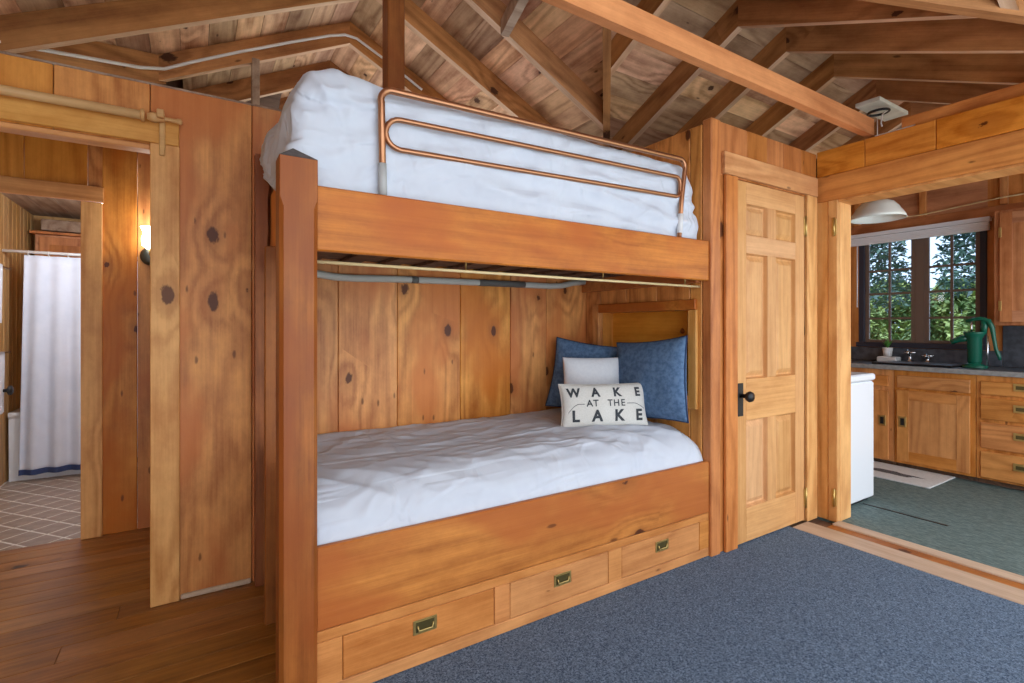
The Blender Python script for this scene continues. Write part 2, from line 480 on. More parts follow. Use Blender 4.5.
# ------------------------------------------------------------------ floors
fl = empty('floor', (0, 0, 0), 'brown wooden board floor at the left and in the hall', 'floor', kind='structure')
box('floor_base', -1.4, 3.6, -1.0, 3.83, -0.08, -0.018, M['darkwood'], fl, 0)
y = 0.2
i = 0
while y < 3.8:
    w = 0.118
    cut = [-1.4] + sorted(random.uniform(-0.9, 0.2) for _ in range(random.choice((0, 1)))) + [0.6 if y < YD + 0.3 else 2.3]
    for a, b in zip(cut, cut[1:]):
        box('floor_board', a + 0.0008, b - 0.0008, y + 0.0012, min(y + w, 3.83) - 0.0012, -0.018, 0.0, M['floor_x'], fl, 0.0015)
    y += w
cp = box('floor_carpet', 0.36, 3.09, -1.0, YD + 0.03, -0.017, 0.004, M['carpet'], None, 0.002)
tag(cp, 'blue grey carpet in front of the bunk bed', 'carpet', kind='structure')
kf = box('floor_kitchen', 3.42, XW, -0.4, 2.75, -0.05, 0.002, M['kfloor'], None, 0)
tag(kf, 'teal streaked kitchen floor beyond the threshold', 'floor', kind='structure')
th = empty('trim_1', (3.25, 0.7, 0), 'pale wooden threshold between carpet and kitchen floor', 'threshold', kind='structure')
box('threshold_board', 3.092, 3.262, -0.6, YD - 0.02, -0.017, 0.006, M['thresh_y'], th, 0.003)
box('threshold_groove', 3.262, 3.345, -0.6, 1.59, -0.017, 0.002, M['thresh_o'], th, 0.002)
box('threshold_board', 3.345, 3.43, -0.6, 1.59, -0.017, 0.012, M['thresh_y'], th, 0.004)
sm = box('seam_strip', 3.92, 3.935, 1.2, 1.664, 0.002, 0.005, M['black'], kf, 0)

# bathroom tiles laid on the diagonal
bf = empty('floor_bathroom', (0, 0, 0), 'brown diagonal tile floor of the bathroom', 'floor', kind='structure')
box('grout_bed', XL, 0.6, 3.83, 6.3, -0.06, -0.0006, M['grout'], bf, 0)
def clip_poly(poly, x0, x1, y0, y1):
    for ax, lim, sgn in ((0, x0, 1), (0, x1, -1), (1, y0, 1), (1, y1, -1)):
        out = []
        for i, p in enumerate(poly):
            q = poly[(i + 1) % len(poly)]
            a, b = sgn * (p[ax] - lim), sgn * (q[ax] - lim)
            if a >= 0: out.append(p)
            if (a >= 0) != (b >= 0):
                t = a / (a - b)
                out.append((p[0] + t * (q[0] - p[0]), p[1] + t * (q[1] - p[1])))
        poly = out
        if len(poly) < 3: return []
    return poly
ts, ca, sa = 0.15, math.cos(math.radians(40)), math.sin(math.radians(40))
for a in range(-30, 60):
    for b in range(-30, 60):
        cx, cy = XL + (a * ca - b * sa) * ts, 3.83 + (a * sa + b * ca) * ts
        if not (XL - 0.1 < cx < -0.25 and 3.75 < cy < 5.55): continue
        h = ts / 2 - 0.007
        poly = clip_poly([(cx + u * ca - v * sa, cy + u * sa + v * ca) for u, v in ((-h, -h), (h, -h), (h, h), (-h, h))], XL + 0.03, -0.3, 3.832, 5.5)
        if len(poly) < 3: continue
        n = len(poly)
        me = bpy.data.meshes.new('floor_tile')
        me.from_pydata([(p[0] - cx, p[1] - cy, -0.004) for p in poly] + [(p[0] - cx, p[1] - cy, 0.001) for p in poly], [],
                       [tuple(range(n, 2 * n))] + [(i, (i + 1) % n, (i + 1) % n + n, i + n) for i in range(n)])
        link('floor_tile', me, M['tile'], bf, (cx, cy, 0))

# ------------------------------------------------------------------ back wall with the hall doorway
wb = empty('wall_back', (0, YB, 0), 'knotty pine board wall behind the bunk bed and around the hall doorway', 'wall', kind='structure')
G = 0.0015
box('wall_core', -0.165, 2.5, YB + 0.02, YB + 0.10, 0, ZT - 0.004, M['darkwood'], wb, 0)
box('wall_core', XL, -0.165, YB + 0.02, YB + 0.10, 2.04, ZT - 0.004, M['darkwood'], wb, 0)
for a, b in ((-1.3, -0.81), (-0.81, -0.494), (-0.494, -0.173)):
    box('wall_board', a + G, b - G, YB, YB + 0.02, 2.036, ZT, M['amber_zx'] if a < -0.6 else M['wall_zx'], wb)
ed = [-0.173, 0.227, 0.631, 0.952, 1.343, 1.697, 1.98, 2.335]
for a, b in zip(ed, ed[1:]):
    box('wall_board', a + G, b - G, YB - 0.002 * random.random(), YB + 0.02, 0, ZT, M['wall_zx'], wb)
tag(box('trim_2', -1.3, 2.4, YB + 0.005, YB + 0.10, ZT + 0.001, ZT + 0.012, M['greywood'], None, 0.002), 'thin pale cap along the top of the back wall', 'trim', kind='structure')
tag(box('baseboard_back', -0.06, 0.222, YB - 0.016, YB - 0.003, 0.001, 0.024, M['thresh_y'], None, 0.004), 'low pale strip at the foot of the back wall', 'baseboard', kind='structure')
dc = empty('trim_3', (-0.12, YB, 0), 'pale pine casing around the hall doorway', 'door casing', kind='structure')
box('casing_side', -0.172, -0.064, YB - 0.022, YB - 0.002, 0.001, 2.038, M['casing_zx'], dc)
box('casing_head', XL, -0.066, YB - 0.022, YB - 0.002, 2.039, 2.142, M['amber_xz'], dc)
box('jamb_head', XL, -0.173, YB - 0.001, YB + 0.075, 2.012, 2.034, M['casing_xz'], dc)
box('jamb_side', -0.173, -0.155, YB + 0.021, YB + 0.075, 0.001, 2.012, M['casing_zy'], dc)
# wooden curtain pole over the doorway
cr = empty('curtain_pole', (-0.6, YB - 0.07, 2.13), 'thick pale wooden curtain pole above the hall doorway', 'curtain pole')
ZP, YP = 2.135, YB - 0.065
tube('pole', [(XL, YP, ZP), (-0.19, YP, ZP)], 0.019, M['rodwood'], cr, 14)
lathe('pole_ring', [(0.020, -0.008), (0.026, -0.004), (0.026, 0.004), (0.020, 0.008)], (-0.195, YP, ZP), M['rodwood'], cr, 16, 'X')
lathe('finial', [(0.012, -0.06), (0.020, -0.045), (0.022, -0.03), (0.013, -0.015), (0.009, 0.0), (0.009, 0.045), (0.013, 0.05), (0.013, 0.062), (0.004, 0.068)], (-0.12, YP, ZP), M['rodwood'], cr, 16, 'X')
br = box('bracket', -0.145, -0.118, YB - 0.10, YB - 0.022, ZP - 0.005, ZP + 0.03, M['rodwood'], cr)
box('bracket_plate', -0.139, -0.117, YB - 0.034, YB - 0.022, ZP - 0.15, ZP + 0.028, M['rodwood'], cr)
box('bracket_plate', -0.108, -0.085, YB - 0.016, YB - 0.002, ZP - 0.08, ZP + 0.02, M['rodwood'], cr)

# ------------------------------------------------------------------ hall wall and bathroom
wh = empty('wall_hall', (0, YH, 0), 'pine board wall at the far side of the hall', 'wall', kind='structure')
for a, b, z0 in ((-1.3, -0.81, 2.0), (-0.81, -0.537, 2.0), (-0.537, -0.305, 0), (-0.305, -0.05, 0), (-0.05, 0.3, 0), (0.3, 0.7, 0)):
    if a == -0.537:
        box('wall_board', a + G, -0.47, YH, YH + 0.03, 2.0, ZT, M['wall_zx'], wh)
        box('wall_board', -0.47, b - G, YH, YH + 0.03, 0, ZT, M['wall_zx'], wh)
    else:
        box('wall_board', a + G, b - G, YH, YH + 0.03, z0, ZT, M['amber_zx'] if z0 else M['wall_zx'], wh)
bc = empty('trim_4', (-0.52, YH, 0), 'reddish pine casing around the bathroom door opening', 'door casing', kind='structure')
box('casing_side', -0.566, -0.468, YH - 0.022, YH - 0.001, 0.001, 1.958, M['casing_zx'], bc)
box('casing_head', XL, -0.462, YH - 0.026, YH - 0.001, 1.96, 2.05, M['casing_xz'], bc)
wl = empty('wall_left', (XL, 4.5, 0), 'narrow vertical boards on the outer left wall of the bathroom', 'wall', kind='structure')
y = YH + 0.04
while y < 6.3:
    box('wall_board', XL - 0.02, XL + 0.02, y + 0.003, y + 0.105, 0, 2.32, M['bead'], wl, 0.006)
    y += 0.108
box('wall_core', XL - 0.07, XL - 0.02, 3.76, 6.4, 0, 2.32, M['plaster'], wl, 0)
# hall and main room part of the outer wall
box('wall_core', XL - 0.07, XL, -1.0, 3.76, 0, 2.32, M['plaster'], wl, 0)
wbb = box('wall_bath_back', XL - 0.07, 0.7, 6.32, 6.4, 0, 2.6, M['bead'], None, 0)
tag(wbb, 'far wall of the bathroom', 'wall', kind='structure')
wbr = box('wall_bath_right', 0.6, 0.66, YH + 0.03, 6.32, 0, 2.3, M['bead'], None, 0)
tag(wbr, 'right wall of the bathroom', 'wall', kind='structure')
bcg = empty('ceiling_bathroom', (0, 5, 2.26), 'greyed board ceiling of the bathroom', 'ceiling', kind='structure')
x = XL
while x < 0.55:
    box('ceiling_board', x + 0.002, x + 0.158, YH + 0.04, 6.3, 2.265, 2.285, M['greywood'], bcg, 0.003)
    x += 0.16
# tub, curtain, rod, cabinet, towels
tub = empty('bathtub', (-0.5, 5.9, 0), 'white bathtub behind the shower curtain', 'bathtub')
def tub_mesh():
    bm = bmesh.new()
    rings = []
    for (x0, x1, y0, y1, z) in ((-1.26, 0.4, 5.5, 6.28, 0.0), (-1.26, 0.4, 5.49, 6.28, 0.50), (-1.26, 0.4, 5.475, 6.28, 0.52), (-1.26, 0.4, 5.475, 6.28, 0.55), (-1.19, 0.33, 5.56, 6.2, 0.55), (-1.10, 0.22, 5.64, 6.12, 0.16)):
        rings.append([bm.verts.new(p) for p in ((x0, y0, z), (x1, y0, z), (x1, y1, z), (x0, y1, z))])
    for A, B in zip(rings, rings[1:]):
        for j in range(4): bm.faces.new((A[j], A[(j + 1) % 4], B[(j + 1) % 4], B[j]))
    bm.faces.new(rings[-1])
    bmesh.ops.recalc_face_normals(bm, faces=bm.faces[:])
    bmesh.ops.translate(bm, verts=bm.verts[:], vec=(0.5, -5.9, 0))
    return bm_mesh(bm, 'basin')
link('basin', tub_mesh(), M['white'], tub, (-0.5, 5.9, 0))
box('rim_line', -1.25, 0.4, 5.47, 5.476, 0.525, 0.545, M['offwhite'], tub, 0.002)
def curtain(name, x0, x1, yy, z0, z1, amp, waves, mat, t0=0.0):
    nx, nz = 90, 24
    vs, fs = [], []
    for j in range(nz + 1):
        t = t0 + (1 - t0) * j / nz
        for i in range(nx + 1):
            s = i / nx
            a = amp * (0.35 + 0.65 * t) if t else amp * 0.4
            flare = 0.03 * t * (1 - s)
            vs.append((x0 + (x1 - x0) * s - flare * (1 if s < 0.5 else 0), yy + a * math.sin(s * waves * 2 * math.pi + 0.6 * math.sin(3 * s + 2 * t)) - 0.02 * t, z1 + (z0 - z1) * t))
    for j in range(nz):
        for i in range(nx):
            k = j * (nx + 1) + i
            fs.append((k, k + 1, k + nx + 2, k + nx + 1))
    me = bpy.data.meshes.new(name); me.from_pydata(vs, [], fs)
    o = link(name, me, mat, None, (0, 0, 0), smooth=True)
    md = o.modifiers.new('thickness', 'SOLIDIFY'); md.thickness = 0.004
    return o
sc_ = empty('shower_curtain', (-0.8, 5.43, 0), 'pale white shower curtain hanging in the bathroom', 'shower curtain')
c1 = curtain('curtain_cloth', -1.155, -0.3, 5.42, 0.06, 1.80, 0.022, 6.5, M['curtain'])
c1.parent = sc_; c1.location = -sc_.location
c2 = curtain('curtain_hem', -1.155, -0.3, 5.415, 0.06, 1.80, 0.022, 6.5, M['bluehem'], 0.975)
c2.parent = sc_; c2.location = -sc_.location
for i in range(7):
    xx = -1.13 + i * 0.12
    tube('curtain_ring', arc((xx, 5.43, 1.815), 0.022, 0, 2 * math.pi * 0.97, (0, 1, 0), (0, 0, 1), 12), 0.003, M['offwhite'], sc_, 6)
rod = tube('curtain_rod', [(XL + 0.02, 5.43, 1.826), (0.6, 5.43, 1.826)], 0.013, M['white'], None, 10)
tag(rod, 'white shower rod above the bathroom curtain', 'rod')
bcab = empty('bath_cabinet', (-0.8, 6.2, 1.7), 'reddish wooden cabinet above the bathtub', 'cabinet')
box('body', -1.22, 0.2, 6.06, 6.315, 1.65, 2.06, M['kitwall_yz'], bcab)
box('cornice', -1.25, 0.2, 6.02, 6.315, 2.062, 2.085, M['redpine_zx'], bcab)
d_ = box('door', -1.19, -0.80, 6.04, 6.058, 1.68, 2.04, M['redpine_zx'], bcab)
box('door_panel', -1.12, -0.87, 6.034, 6.039, 1.75, 1.97, M['redpine_zx'], d_)
d_ = box('door', -0.78, -0.40, 6.04, 6.058, 1.68, 2.04, M['redpine_zx'], bcab)
box('door_panel', -0.71, -0.47, 6.034, 6.039, 1.75, 1.97, M['redpine_zx'], d_)
tag(box('shelf_plank', -1.18, 0.2, 6.05, 6.3, 2.10, 2.20, M['greywood'], None, 0.006), 'rough greyed plank lying on the bathroom cabinet', 'plank')
for zz, lab in ((1.035, 'lower'), (1.68, 'upper')):
    t = empty('towel_bar', (XL + 0.02, 5.3, zz), 'thin %s metal towel bar on the bathroom board wall' % lab, 'towel bar')
    tube('bar', [(XL + 0.075, 4.75, zz), (XL + 0.075, 5.38, zz)], 0.006, M['chrome'], t)
    for yy in (4.77, 5.36):
        tube('arm', [(XL + 0.02, yy, zz), (XL + 0.08, yy, zz)], 0.006, M['chrome'], t)
def towel_mesh(w, z0, thick):
    vs, fs = [], []
    ny, nz = 14, 16
    for side in (1, -1):
        for j in range(nz + 1):
            for i in range(ny + 1):
                s, t = i / ny, j / nz
                fold = 0.006 * math.sin(9 * s + 2 * t)
                vs.append((side * (0.006 + thick * (0.4 + 0.6 * t)) + fold, -w / 2 + w * s + 0.01 * math.sin(4 * t) * (s - .5), -z0 * t + (0.012 if t == 0 else 0)))
    n = (ny + 1) * (nz + 1)
    for q in range(2):
        for j in range(nz):
            for i in range(ny):
                k = q * n + j * (ny + 1) + i
                fs.append((k, k + 1, k + ny + 2, k + ny + 1))
    for i in range(ny): fs.append((i, i + 1, n + i + 1, n + i))
    me = bpy.data.meshes.new('towel'); me.from_pydata(vs, [], fs); return me
tw = link('towel', towel_mesh(0.34, 0.44, 0.008), M['pillow_white'], None, (XL + 0.075, 5.03, 1.035), smooth=True)
tag(tw, 'white towel over the lower bathroom towel bar', 'towel')
tw = link('towel', towel_mesh(0.30, 0.42, 0.008), M['pillow_white'], None, (XL + 0.075, 5.0, 1.68), smooth=True)
tag(tw, 'white towel over the upper bathroom towel bar', 'towel')
kn = lathe('wall_knob', [(0.012, 0), (0.012, 0.09), (0.034, 0.10), (0.036, 0.115), (0.02, 0.125), (0, 0.126)], (XL + 0.02, 5.14, 0.76), M['black'], None, 16, 'X')
tag(kn, 'round black knob beside the lower bathroom towel', 'hook')  # round black knob on the board wall, purpose unknown
# wall sconce in the hall
so = empty('wall_sconce', (-0.25, YH, 1.66), 'lit tulip glass wall sconce on the hall wall', 'wall lamp')
lathe('back_plate', [(0.0, -0.022), (0.035, -0.02), (0.055, -0.008), (0.058, 0.0)], (-0.235, YH - 0.001, 1.665), M['pewter'], so, 20, 'Y')
tube('arm', [(-0.235, YH - 0.02, 1.665), (-0.235, YH - 0.07, 1.665), (-0.235, YH - 0.075, 1.70)], 0.008, M['brass'], so)
lathe('glass_shade', [(0.02, 0.0), (0.042, 0.02), (0.045, 0.06), (0.036, 0.095), (0.05, 0.13), (0.046, 0.13), (0.032, 0.095), (0.04, 0.06), (0.036, 0.022), (0.0, 0.012)], (-0.235, YH - 0.075, 1.70), M['glow'], so, 20)
pl = bpy.data.lights.new('sconce_bulb', 'POINT'); pl.energy = 0.9; pl.color = (1, 0.94, 0.86); pl.shadow_soft_size = 0.05
po = bpy.data.objects.new('sconce_bulb', pl); COL.objects.link(po); po.parent = so; po.location = Vector((-0.235, YH - 0.16, 1.86)) - so.location
# unseen globe lamp, added to brighten the bathroom and its curtain
bl_ = empty('added_bath_globe', (-0.55, 4.5, 2.26), 'added unseen globe lamp brightening the shower curtain', 'ceiling lamp')
lathe('base', [(0.06, 0.0), (0.06, -0.02), (0.03, -0.03)], (-0.55, 4.5, 2.263), M['brass'], bl_, 20)
lathe('added_globe', [(0.03, -0.03), (0.085, -0.07), (0.095, -0.11), (0.07, -0.16), (0.0, -0.18)], (-0.55, 4.5, 2.263), M['glow'], bl_, 20)
pl = bpy.data.lights.new('added_bath_bulb', 'POINT'); pl.energy = 26; pl.color = (0.84, 0.92, 1.0); pl.shadow_soft_size = 0.09
po = bpy.data.objects.new('added_bath_bulb', pl); COL.objects.link(po); po.parent = bl_; po.location = Vector((-0.55, 4.5, 2.0)) - bl_.location

# ------------------------------------------------------------------ bunk end wall with the niche
we = empty('wall_bunk_end', (XE, 2.2, 0), 'pine board wall at the foot of the bunks with a niche', 'wall', kind='structure')
NY0, NY1, NZ0, NZ1 = 1.84, 2.57, 0.855, 1.325
ye = [YD + 0.046, NY0, 2.08, 2.33, NY1, YB - 0.003]
for a, b in zip(ye, ye[1:]):
    if NY0 - 0.01 < a and b < NY1 + 0.01:
        box('end_board', XE, XE + 0.025, a + G, b - G, NZ1, ZR - 0.02, M['wall_zy'], we)
        box('end_board', XE, XE + 0.025, a + G, b - G, 0.3, NZ0, M['wall_zy'], we)
    else:
        box('end_board', XE, XE + 0.025, a + G, b - G, 0.0, ZR - 0.02, M['wall_zy'], we)
nf = empty('wall_niche', (XE, 2.2, NZ0), 'framed shallow niche with amber plywood back above the pillows', 'niche', kind='structure')
box('back_panel', XE + 0.115, XE + 0.13, NY0 - 0.03, NY1 + 0.03, NZ0 - 0.02, NZ1 + 0.03, M['plywood'], nf, 0)
box('side_panel', XE + 0.026, XE + 0.115, NY1, NY1 + 0.02, NZ0, NZ1, M['wall_zy'], nf, 0)
box('side_panel', XE + 0.026, XE + 0.115, NY0 - 0.02, NY0, NZ0, NZ1, M['wall_zy'], nf, 0)
box('side_panel', XE + 0.026, XE + 0.115, NY0, NY1, NZ1, NZ1 + 0.02, M['wall_zy'], nf, 0)
box('niche_sill', XE + 0.026, XE + 0.115, NY0, NY1, NZ0 - 0.02, NZ0, M['kit_yz'], nf, 0)
box('frame_head', XE - 0.022, XE - 0.001, 1.79, NY1 + 0.0, NZ1, 1.382, M['bed_xz'], nf)
box('frame_side', XE - 0.02, XE - 0.001, NY1, NY1 + 0.062, NZ0 - 0.06, 1.382, M['wall_zy'], nf)
box('frame_side', XE - 0.02, XE - 0.001, 1.785, NY0, NZ0 - 0.075, NZ1 - 0.001, M['casing_zy'], nf)
box('frame_foot', XE - 0.024, XE - 0.001, NY0 + 0.001, NY1, NZ0 - 0.065, NZ0, M['kit_yz'], nf)
lathe('knot_plug', [(0.0, -0.004), (0.010, -0.004), (0.017, 0.0)], (XE + 0.114, 1.985, 1.205), M['bed_zx'], nf, 16, 'X')
tag(box('trim_5', XE + 0.002, XE + 0.08, YD - 0.014, YD + 0.045, 0.001, ZR, M['redpine_zx'], None, 0.006), 'reddish pine corner post between bunk and door', 'post', kind='structure')

# ------------------------------------------------------------------ wall with the panelled door
wd = empty('wall_middle', (2.9, YD, 0), 'pine wall around the six panel door', 'wall', kind='structure')
xe = [2.41, 2.66, 2.86, 3.03, 3.23, XK + 0.003]
for a, b in zip(xe, xe[1:]):
    box('wall_board', a + G, b - G, YD, YD + 0.025, 2.06, ZR, M['redpine_zx'], wd)
box('wall_core', 2.346, XK + 0.1, YD + 0.026, YD + 0.09, 2.06, ZR - 0.01, M['darkwood'], wd, 0)
box('wall_core', 2.346, 2.548, YD + 0.002, YD + 0.09, 0, 2.06, M['redpine_zx'], wd, 0)
box('wall_core', 3.262, XK - 0.002, YD + 0.002, YD + 0.09, 0, 2.06, M['casing_zx'], wd, 0)
dt = empty('trim_6', (2.9, YD, 0), 'pine casing around the six panel door', 'door casing', kind='structure')
box('casing_head', 2.425, 3.385, YD - 0.024, YD - 0.001, 2.066, 2.185, M['casing_xz'], dt)
box('casing_side', 2.44, 2.545, YD - 0.02, YD - 0.001, 0.001, 2.064, M['redpine_zx'], dt)
box('casing_side', 3.266, 3.385, YD - 0.02, YD - 0.001, 0.001, 2.064, M['casing_zx'], dt)
# six panel door
DX0, DX1, DZ0, DZ1 = 2.552, 3.25, 0.012, 2.052
door = empty('door_1', (2.9, YD, 0), 'closed six panel pine door with black knob', 'door', kind='structure')
yf, yb = YD - 0.008, YD + 0.03
px = [DX0, 2.640, 2.848, 2.936, 3.148, DX1]
rails = [DZ0, 0.205, 0.70, 0.935, 1.632, 1.735, 1.915, DZ1]
box('door_stile', px[0], px[1], yf, yb, DZ0, DZ1, M['door_z'], door, 0.002)
box('door_stile', px[4], px[5], yf, yb, DZ0, DZ1, M['door_z'], door, 0.002)
for z0, z1 in ((DZ0, 0.205), (0.70, 0.935), (1.648, 1.752), (1.93, DZ1)):
    box('door_rail', px[1], px[4], yf, yb, z0, z1, M['door_x'], door, 0.002)
for z0, z1 in ((0.205, 0.70), (0.935, 1.648), (1.752, 1.93)):
    box('door_mullion', px[2], px[3], yf, yb, z0, z1, M['door_z'], door, 0.002)
def raised_panel(x0, x1, z0, z1):
    w, h = (x1 - x0) / 2, (z1 - z0) / 2
    bm = bmesh.new()
    rings = []
    for ins, yy in ((0.0, 0.001), (0.006, 0.022), (0.014, 0.024), (0.040, 0.010), (0.044, 0.009)):
        rings.append([bm.verts.new((sx * (w - ins), yy, sz * (h - ins))) for sx, sz in ((-1, -1), (1, -1), (1, 1), (-1, 1))])
    for A, B in zip(rings, rings[1:]):
        for j in range(4): bm.faces.new((A[j], A[(j + 1) % 4], B[(j + 1) % 4], B[j]))
    bm.faces.new(rings[-1])
    bmesh.ops.recalc_face_normals(bm, faces=bm.faces[:])
    me = bm_mesh(bm, 'door_panel')
    o = link('door_panel', me, M['door_z'], door, ((x0 + x1) / 2, yf, (z0 + z1) / 2))
for z0, z1 in ((0.205, 0.70), (0.935, 1.648), (1.752, 1.93)):
    raised_panel(px[1], px[2], z0, z1)
    raised_panel(px[3], px[4], z0, z1)
box('door_back', px[1], px[4], yf + 0.028, yb, 0.2, 1.94, M['door_z'], door, 0)
lp = box('lock_plate', 2.557, 2.604, yf - 0.006, yf, 0.73, 0.915, M['black'], door, 0.002)
lathe('door_knob', [(0.012, 0.0), (0.012, -0.03), (0.024, -0.036), (0.031, -0.05), (0.026, -0.064), (0.0, -0.07)], (2.585, yf - 0.006, 0.845), M['black'], lp, 18, 'Y')
for zz in (1.865, 0.155):
    hg = box('hinge', 3.243, 3.266, yf - 0.006, yf + 0.002, zz - 0.055, zz + 0.055, M['brass'], door, 0.001)
    tube('hinge_pin', [(3.256, yf - 0.008, zz - 0.065), (3.256, yf - 0.008, zz + 0.065)], 0.006, M['brass'], hg, 8)

# ------------------------------------------------------------------ kitchen opening wall
wk = empty('wall_right', (XK, 0.8, 0), 'amber pine header wall over the kitchen opening', 'wall', kind='structure')
OY = 1.587
box('header_board', XK, XK + 0.03, -0.4, YD - 0.0005, 2.032, 2.195, M['orange_yz'], wk, 0.004)
for a, b in ((-0.4, 0.35), (0.35, 1.095), (1.095, 1.44), (1.44, YD + 0.001)):
    box('upper_board', XK + 0.004, XK + 0.03, a + G, b - G, 2.197, 2.362, M['orange_yz'], wk, 0.003)
box('header_core', XK + 0.031, XK + 0.15, -0.4, YD, 2.045, 2.355, M['orange_yz'], wk, 0)
box('header_soffit', XK, XK + 0.17, -0.4, OY, 2.016, 2.031, M['casing_xz'], wk, 0.003)
box('side_board', XK, XK + 0.025, OY + 0.058, YD - 0.003, 0.001, 2.031, M['casing_zy'], wk, 0.003)
box('side_board', XK - 0.006, XK + 0.03, OY + 0.0, OY + 0.056, 0.001, 2.031, M['casing_zy'], wk, 0.004)
box('jamb', XK + 0.031, XK + 0.17, OY, OY + 0.03, 0.001, 2.031, M['casing_zx'], wk, 0.004)
box('jamb_core', XK + 0.031, XK + 0.15, OY + 0.031, YD + 0.09, 0.0, 2.045, M['casing_zx'], wk, 0)
for zz in (1.86, 0.155):
    hg = box('hinge', XK - 0.011, XK - 0.0065, OY + 0.004, OY + 0.03, zz - 0.05, zz + 0.05, M['brass'], wk, 0.001)
    tube('hinge_pin', [(XK - 0.012, OY + 0.018, zz - 0.058), (XK - 0.012, OY + 0.018, zz + 0.058)], 0.006, M['brass'], hg, 8)
tp = box('trim_7', XK + 0.05, XK + 0.14, -0.4, 1.27, 2.364, 2.44, M['orange_yz'], None, 0.004)
tag(tp, 'amber plate lying on top of the kitchen header wall', 'beam', kind='structure')

# ------------------------------------------------------------------ roof
lx = lambda yy: -0.19 + (yy - 3.64) / 1.07 if yy < 3.66 else -0.19      # left valley, in plan
ly = lambda x: 3.64 + 1.07 * (x + 0.19)
cl = empty('ceiling', (0, 0, 2.3), 'open gabled roof of rafters and rough boards', 'ceiling', kind='structure')
main_y = [-0.6, 0.0, 0.6, 1.2, 1.9, 2.50, 3.02, 3.63, 4.25, 4.85, 5.45]
def main_z(x): return ZM - PM * abs(x - RX)
def cross_z(yy): return ZC - PC * abs(yy - RY)
def uplit(o):
    o.data.materials.append(M['uplit']); o.data.polygons[0].material_index = 1  # bottom face takes the tone with upward light painted in
def rafter_main(yy, xa, xb):
    p = [(xa, main_z(xa)), (xb, main_z(xb))]
    b = [(p[0][0], yy - 0.021, p[0][1]), (p[1][0], yy - 0.021, p[1][1]), (p[1][0], yy + 0.021, p[1][1]), (p[0][0], yy + 0.021, p[0][1])]
    t = [(q[0], q[1], q[2] + RD) for q in b]
    uplit(hexa('rafter', b, t, M['rafter'], cl))
def rafter_cross(xx, ya, yb):
    p = [(ya, cross_z(ya)), (yb, cross_z(yb))]
    b = [(xx - 0.021, p[0][0], p[0][1]), (xx - 0.021, p[1][0], p[1][1]), (xx + 0.021, p[1][0], p[1][1]), (xx + 0.021, p[0][0], p[0][1])]
    t = [(q[0], q[1], q[2] + RD) for q in b]
    uplit(hexa('rafter', b, t, M['rafter'], cl))
for yy in main_y:
    rafter_main(yy, RX, max(-1.55, lx(yy)) if yy > 2.9 else -1.55)
    rafter_main(yy, RX, min(vx(yy), 3.35))
for xx in (2.02, 2.57, 3.05, 3.62, 4.23, 4.82, 5.4):
    far = min(3.35, RY + (xx - VX0) * PM / PC)
    near = max(0.15, RY - (xx - VX0) * PM / PC)
    rafter_cross(xx, RY, far)
    rafter_cross(xx, RY, near)
# valley timbers
for sgn, ye_ in ((1, 3.35), (-1, 0.15)):
    p0 = Vector((VX0, RY, ZC - 0.01)); p1 = Vector((vx(ye_), ye_, cross_z(ye_) - 0.01))
    bar('valley_rafter', p0, p1, 0.045, 0.16, M['rafter'], cl)
# roof boards, each piece its own
TH = 0.02
def deck(quad, axis):
    b = [Vector(q) for q in quad]
    hexa('roof_board', b, [q + Vector((0, 0, TH)) for q in b], M['deck'], cl, axis)
def dz_m(x): return main_z(x) + RD + 0.001
def dz_c(yy): return cross_z(yy) + RD + 0.001
def run_main(xa, xb, ya_a, ya_b, yb_a, yb_b):
    """boards along Y between x=xa and xb; start ya (at xa / at xb), end yb; cut into lengths over rafters"""
    lo, hi = max(ya_a, ya_b), min(yb_a, yb_b)
    cuts = sorted(c for c in main_y if lo + 0.2 < c < hi - 0.2 and random.random() < 0.42)
    st = (ya_a, ya_b)
    for c in cuts + [None]:
        en = (c, c) if c is not None else (yb_a, yb_b)
        g = 0.002
        deck([(xa, st[0] + g, dz_m(xa)), (xa, en[0] - g, dz_m(xa)), (xb, en[1] - g, dz_m(xb)), (xb, st[1] + g, dz_m(xb))], Vector((0, 1, 0)))
        st = en
def run_cross(ya, yb, xa_a, xa_b, xb):
    lo = max(xa_a, xa_b)
    cuts = sorted(c for c in (2.57, 3.05, 3.62, 4.23, 4.82, 5.4) if lo + 0.2 < c < xb - 0.2 and random.random() < 0.42)
    st = (xa_a, xa_b)
    for c in cuts + [None]:
        en = c if c is not None else xb
        g = 0.002
        deck([(st[0] + g, ya, dz_c(ya)), (en - g, ya, dz_c(ya)), (en - g, yb, dz_c(yb)), (st[1] + g, yb, dz_c(yb))], Vector((1, 0, 0)))
        st = (en, en)
step = 0.142
x = RX
while x < 3.5:                                            # right slope of the main roof
    a, b = x + 0.0015, x + step - 0.0015
    if b <= VX0:
        run_main(a, b, -1.0, -1.0, 6.4, 6.4)
    else:
        aa = max(a, VX0)
        run_main(a, b, vy(aa), vy(b), 6.4, 6.4)
        if b < 2.95: run_main(a, b, -1.0, -1.0, 2 * RY - vy(aa), 2 * RY - vy(b))
    x += step
x = RX
while x > -1.7:
    a, b = x - step + 0.0015, x - 0.0015
    if a < -0.19:
        run_main(a, b, -1.0, -1.0, ly(a), ly(min(b, -0.19)))
    else:
        run_main(a, b, -1.0, -1.0, 6.4, 6.4)
    x -= step
stepc = 0.142
y = RY
while y < 3.4:
    run_cross(y + 0.0015, y + stepc - 0.0015, vx(y), vx(y + stepc), 6.05)
    y += stepc
y = RY
while y > 0.15:
    run_cross(y - stepc + 0.0015, y - 0.0015, vx(y - stepc), vx(y), 6.05)
    y -= stepc
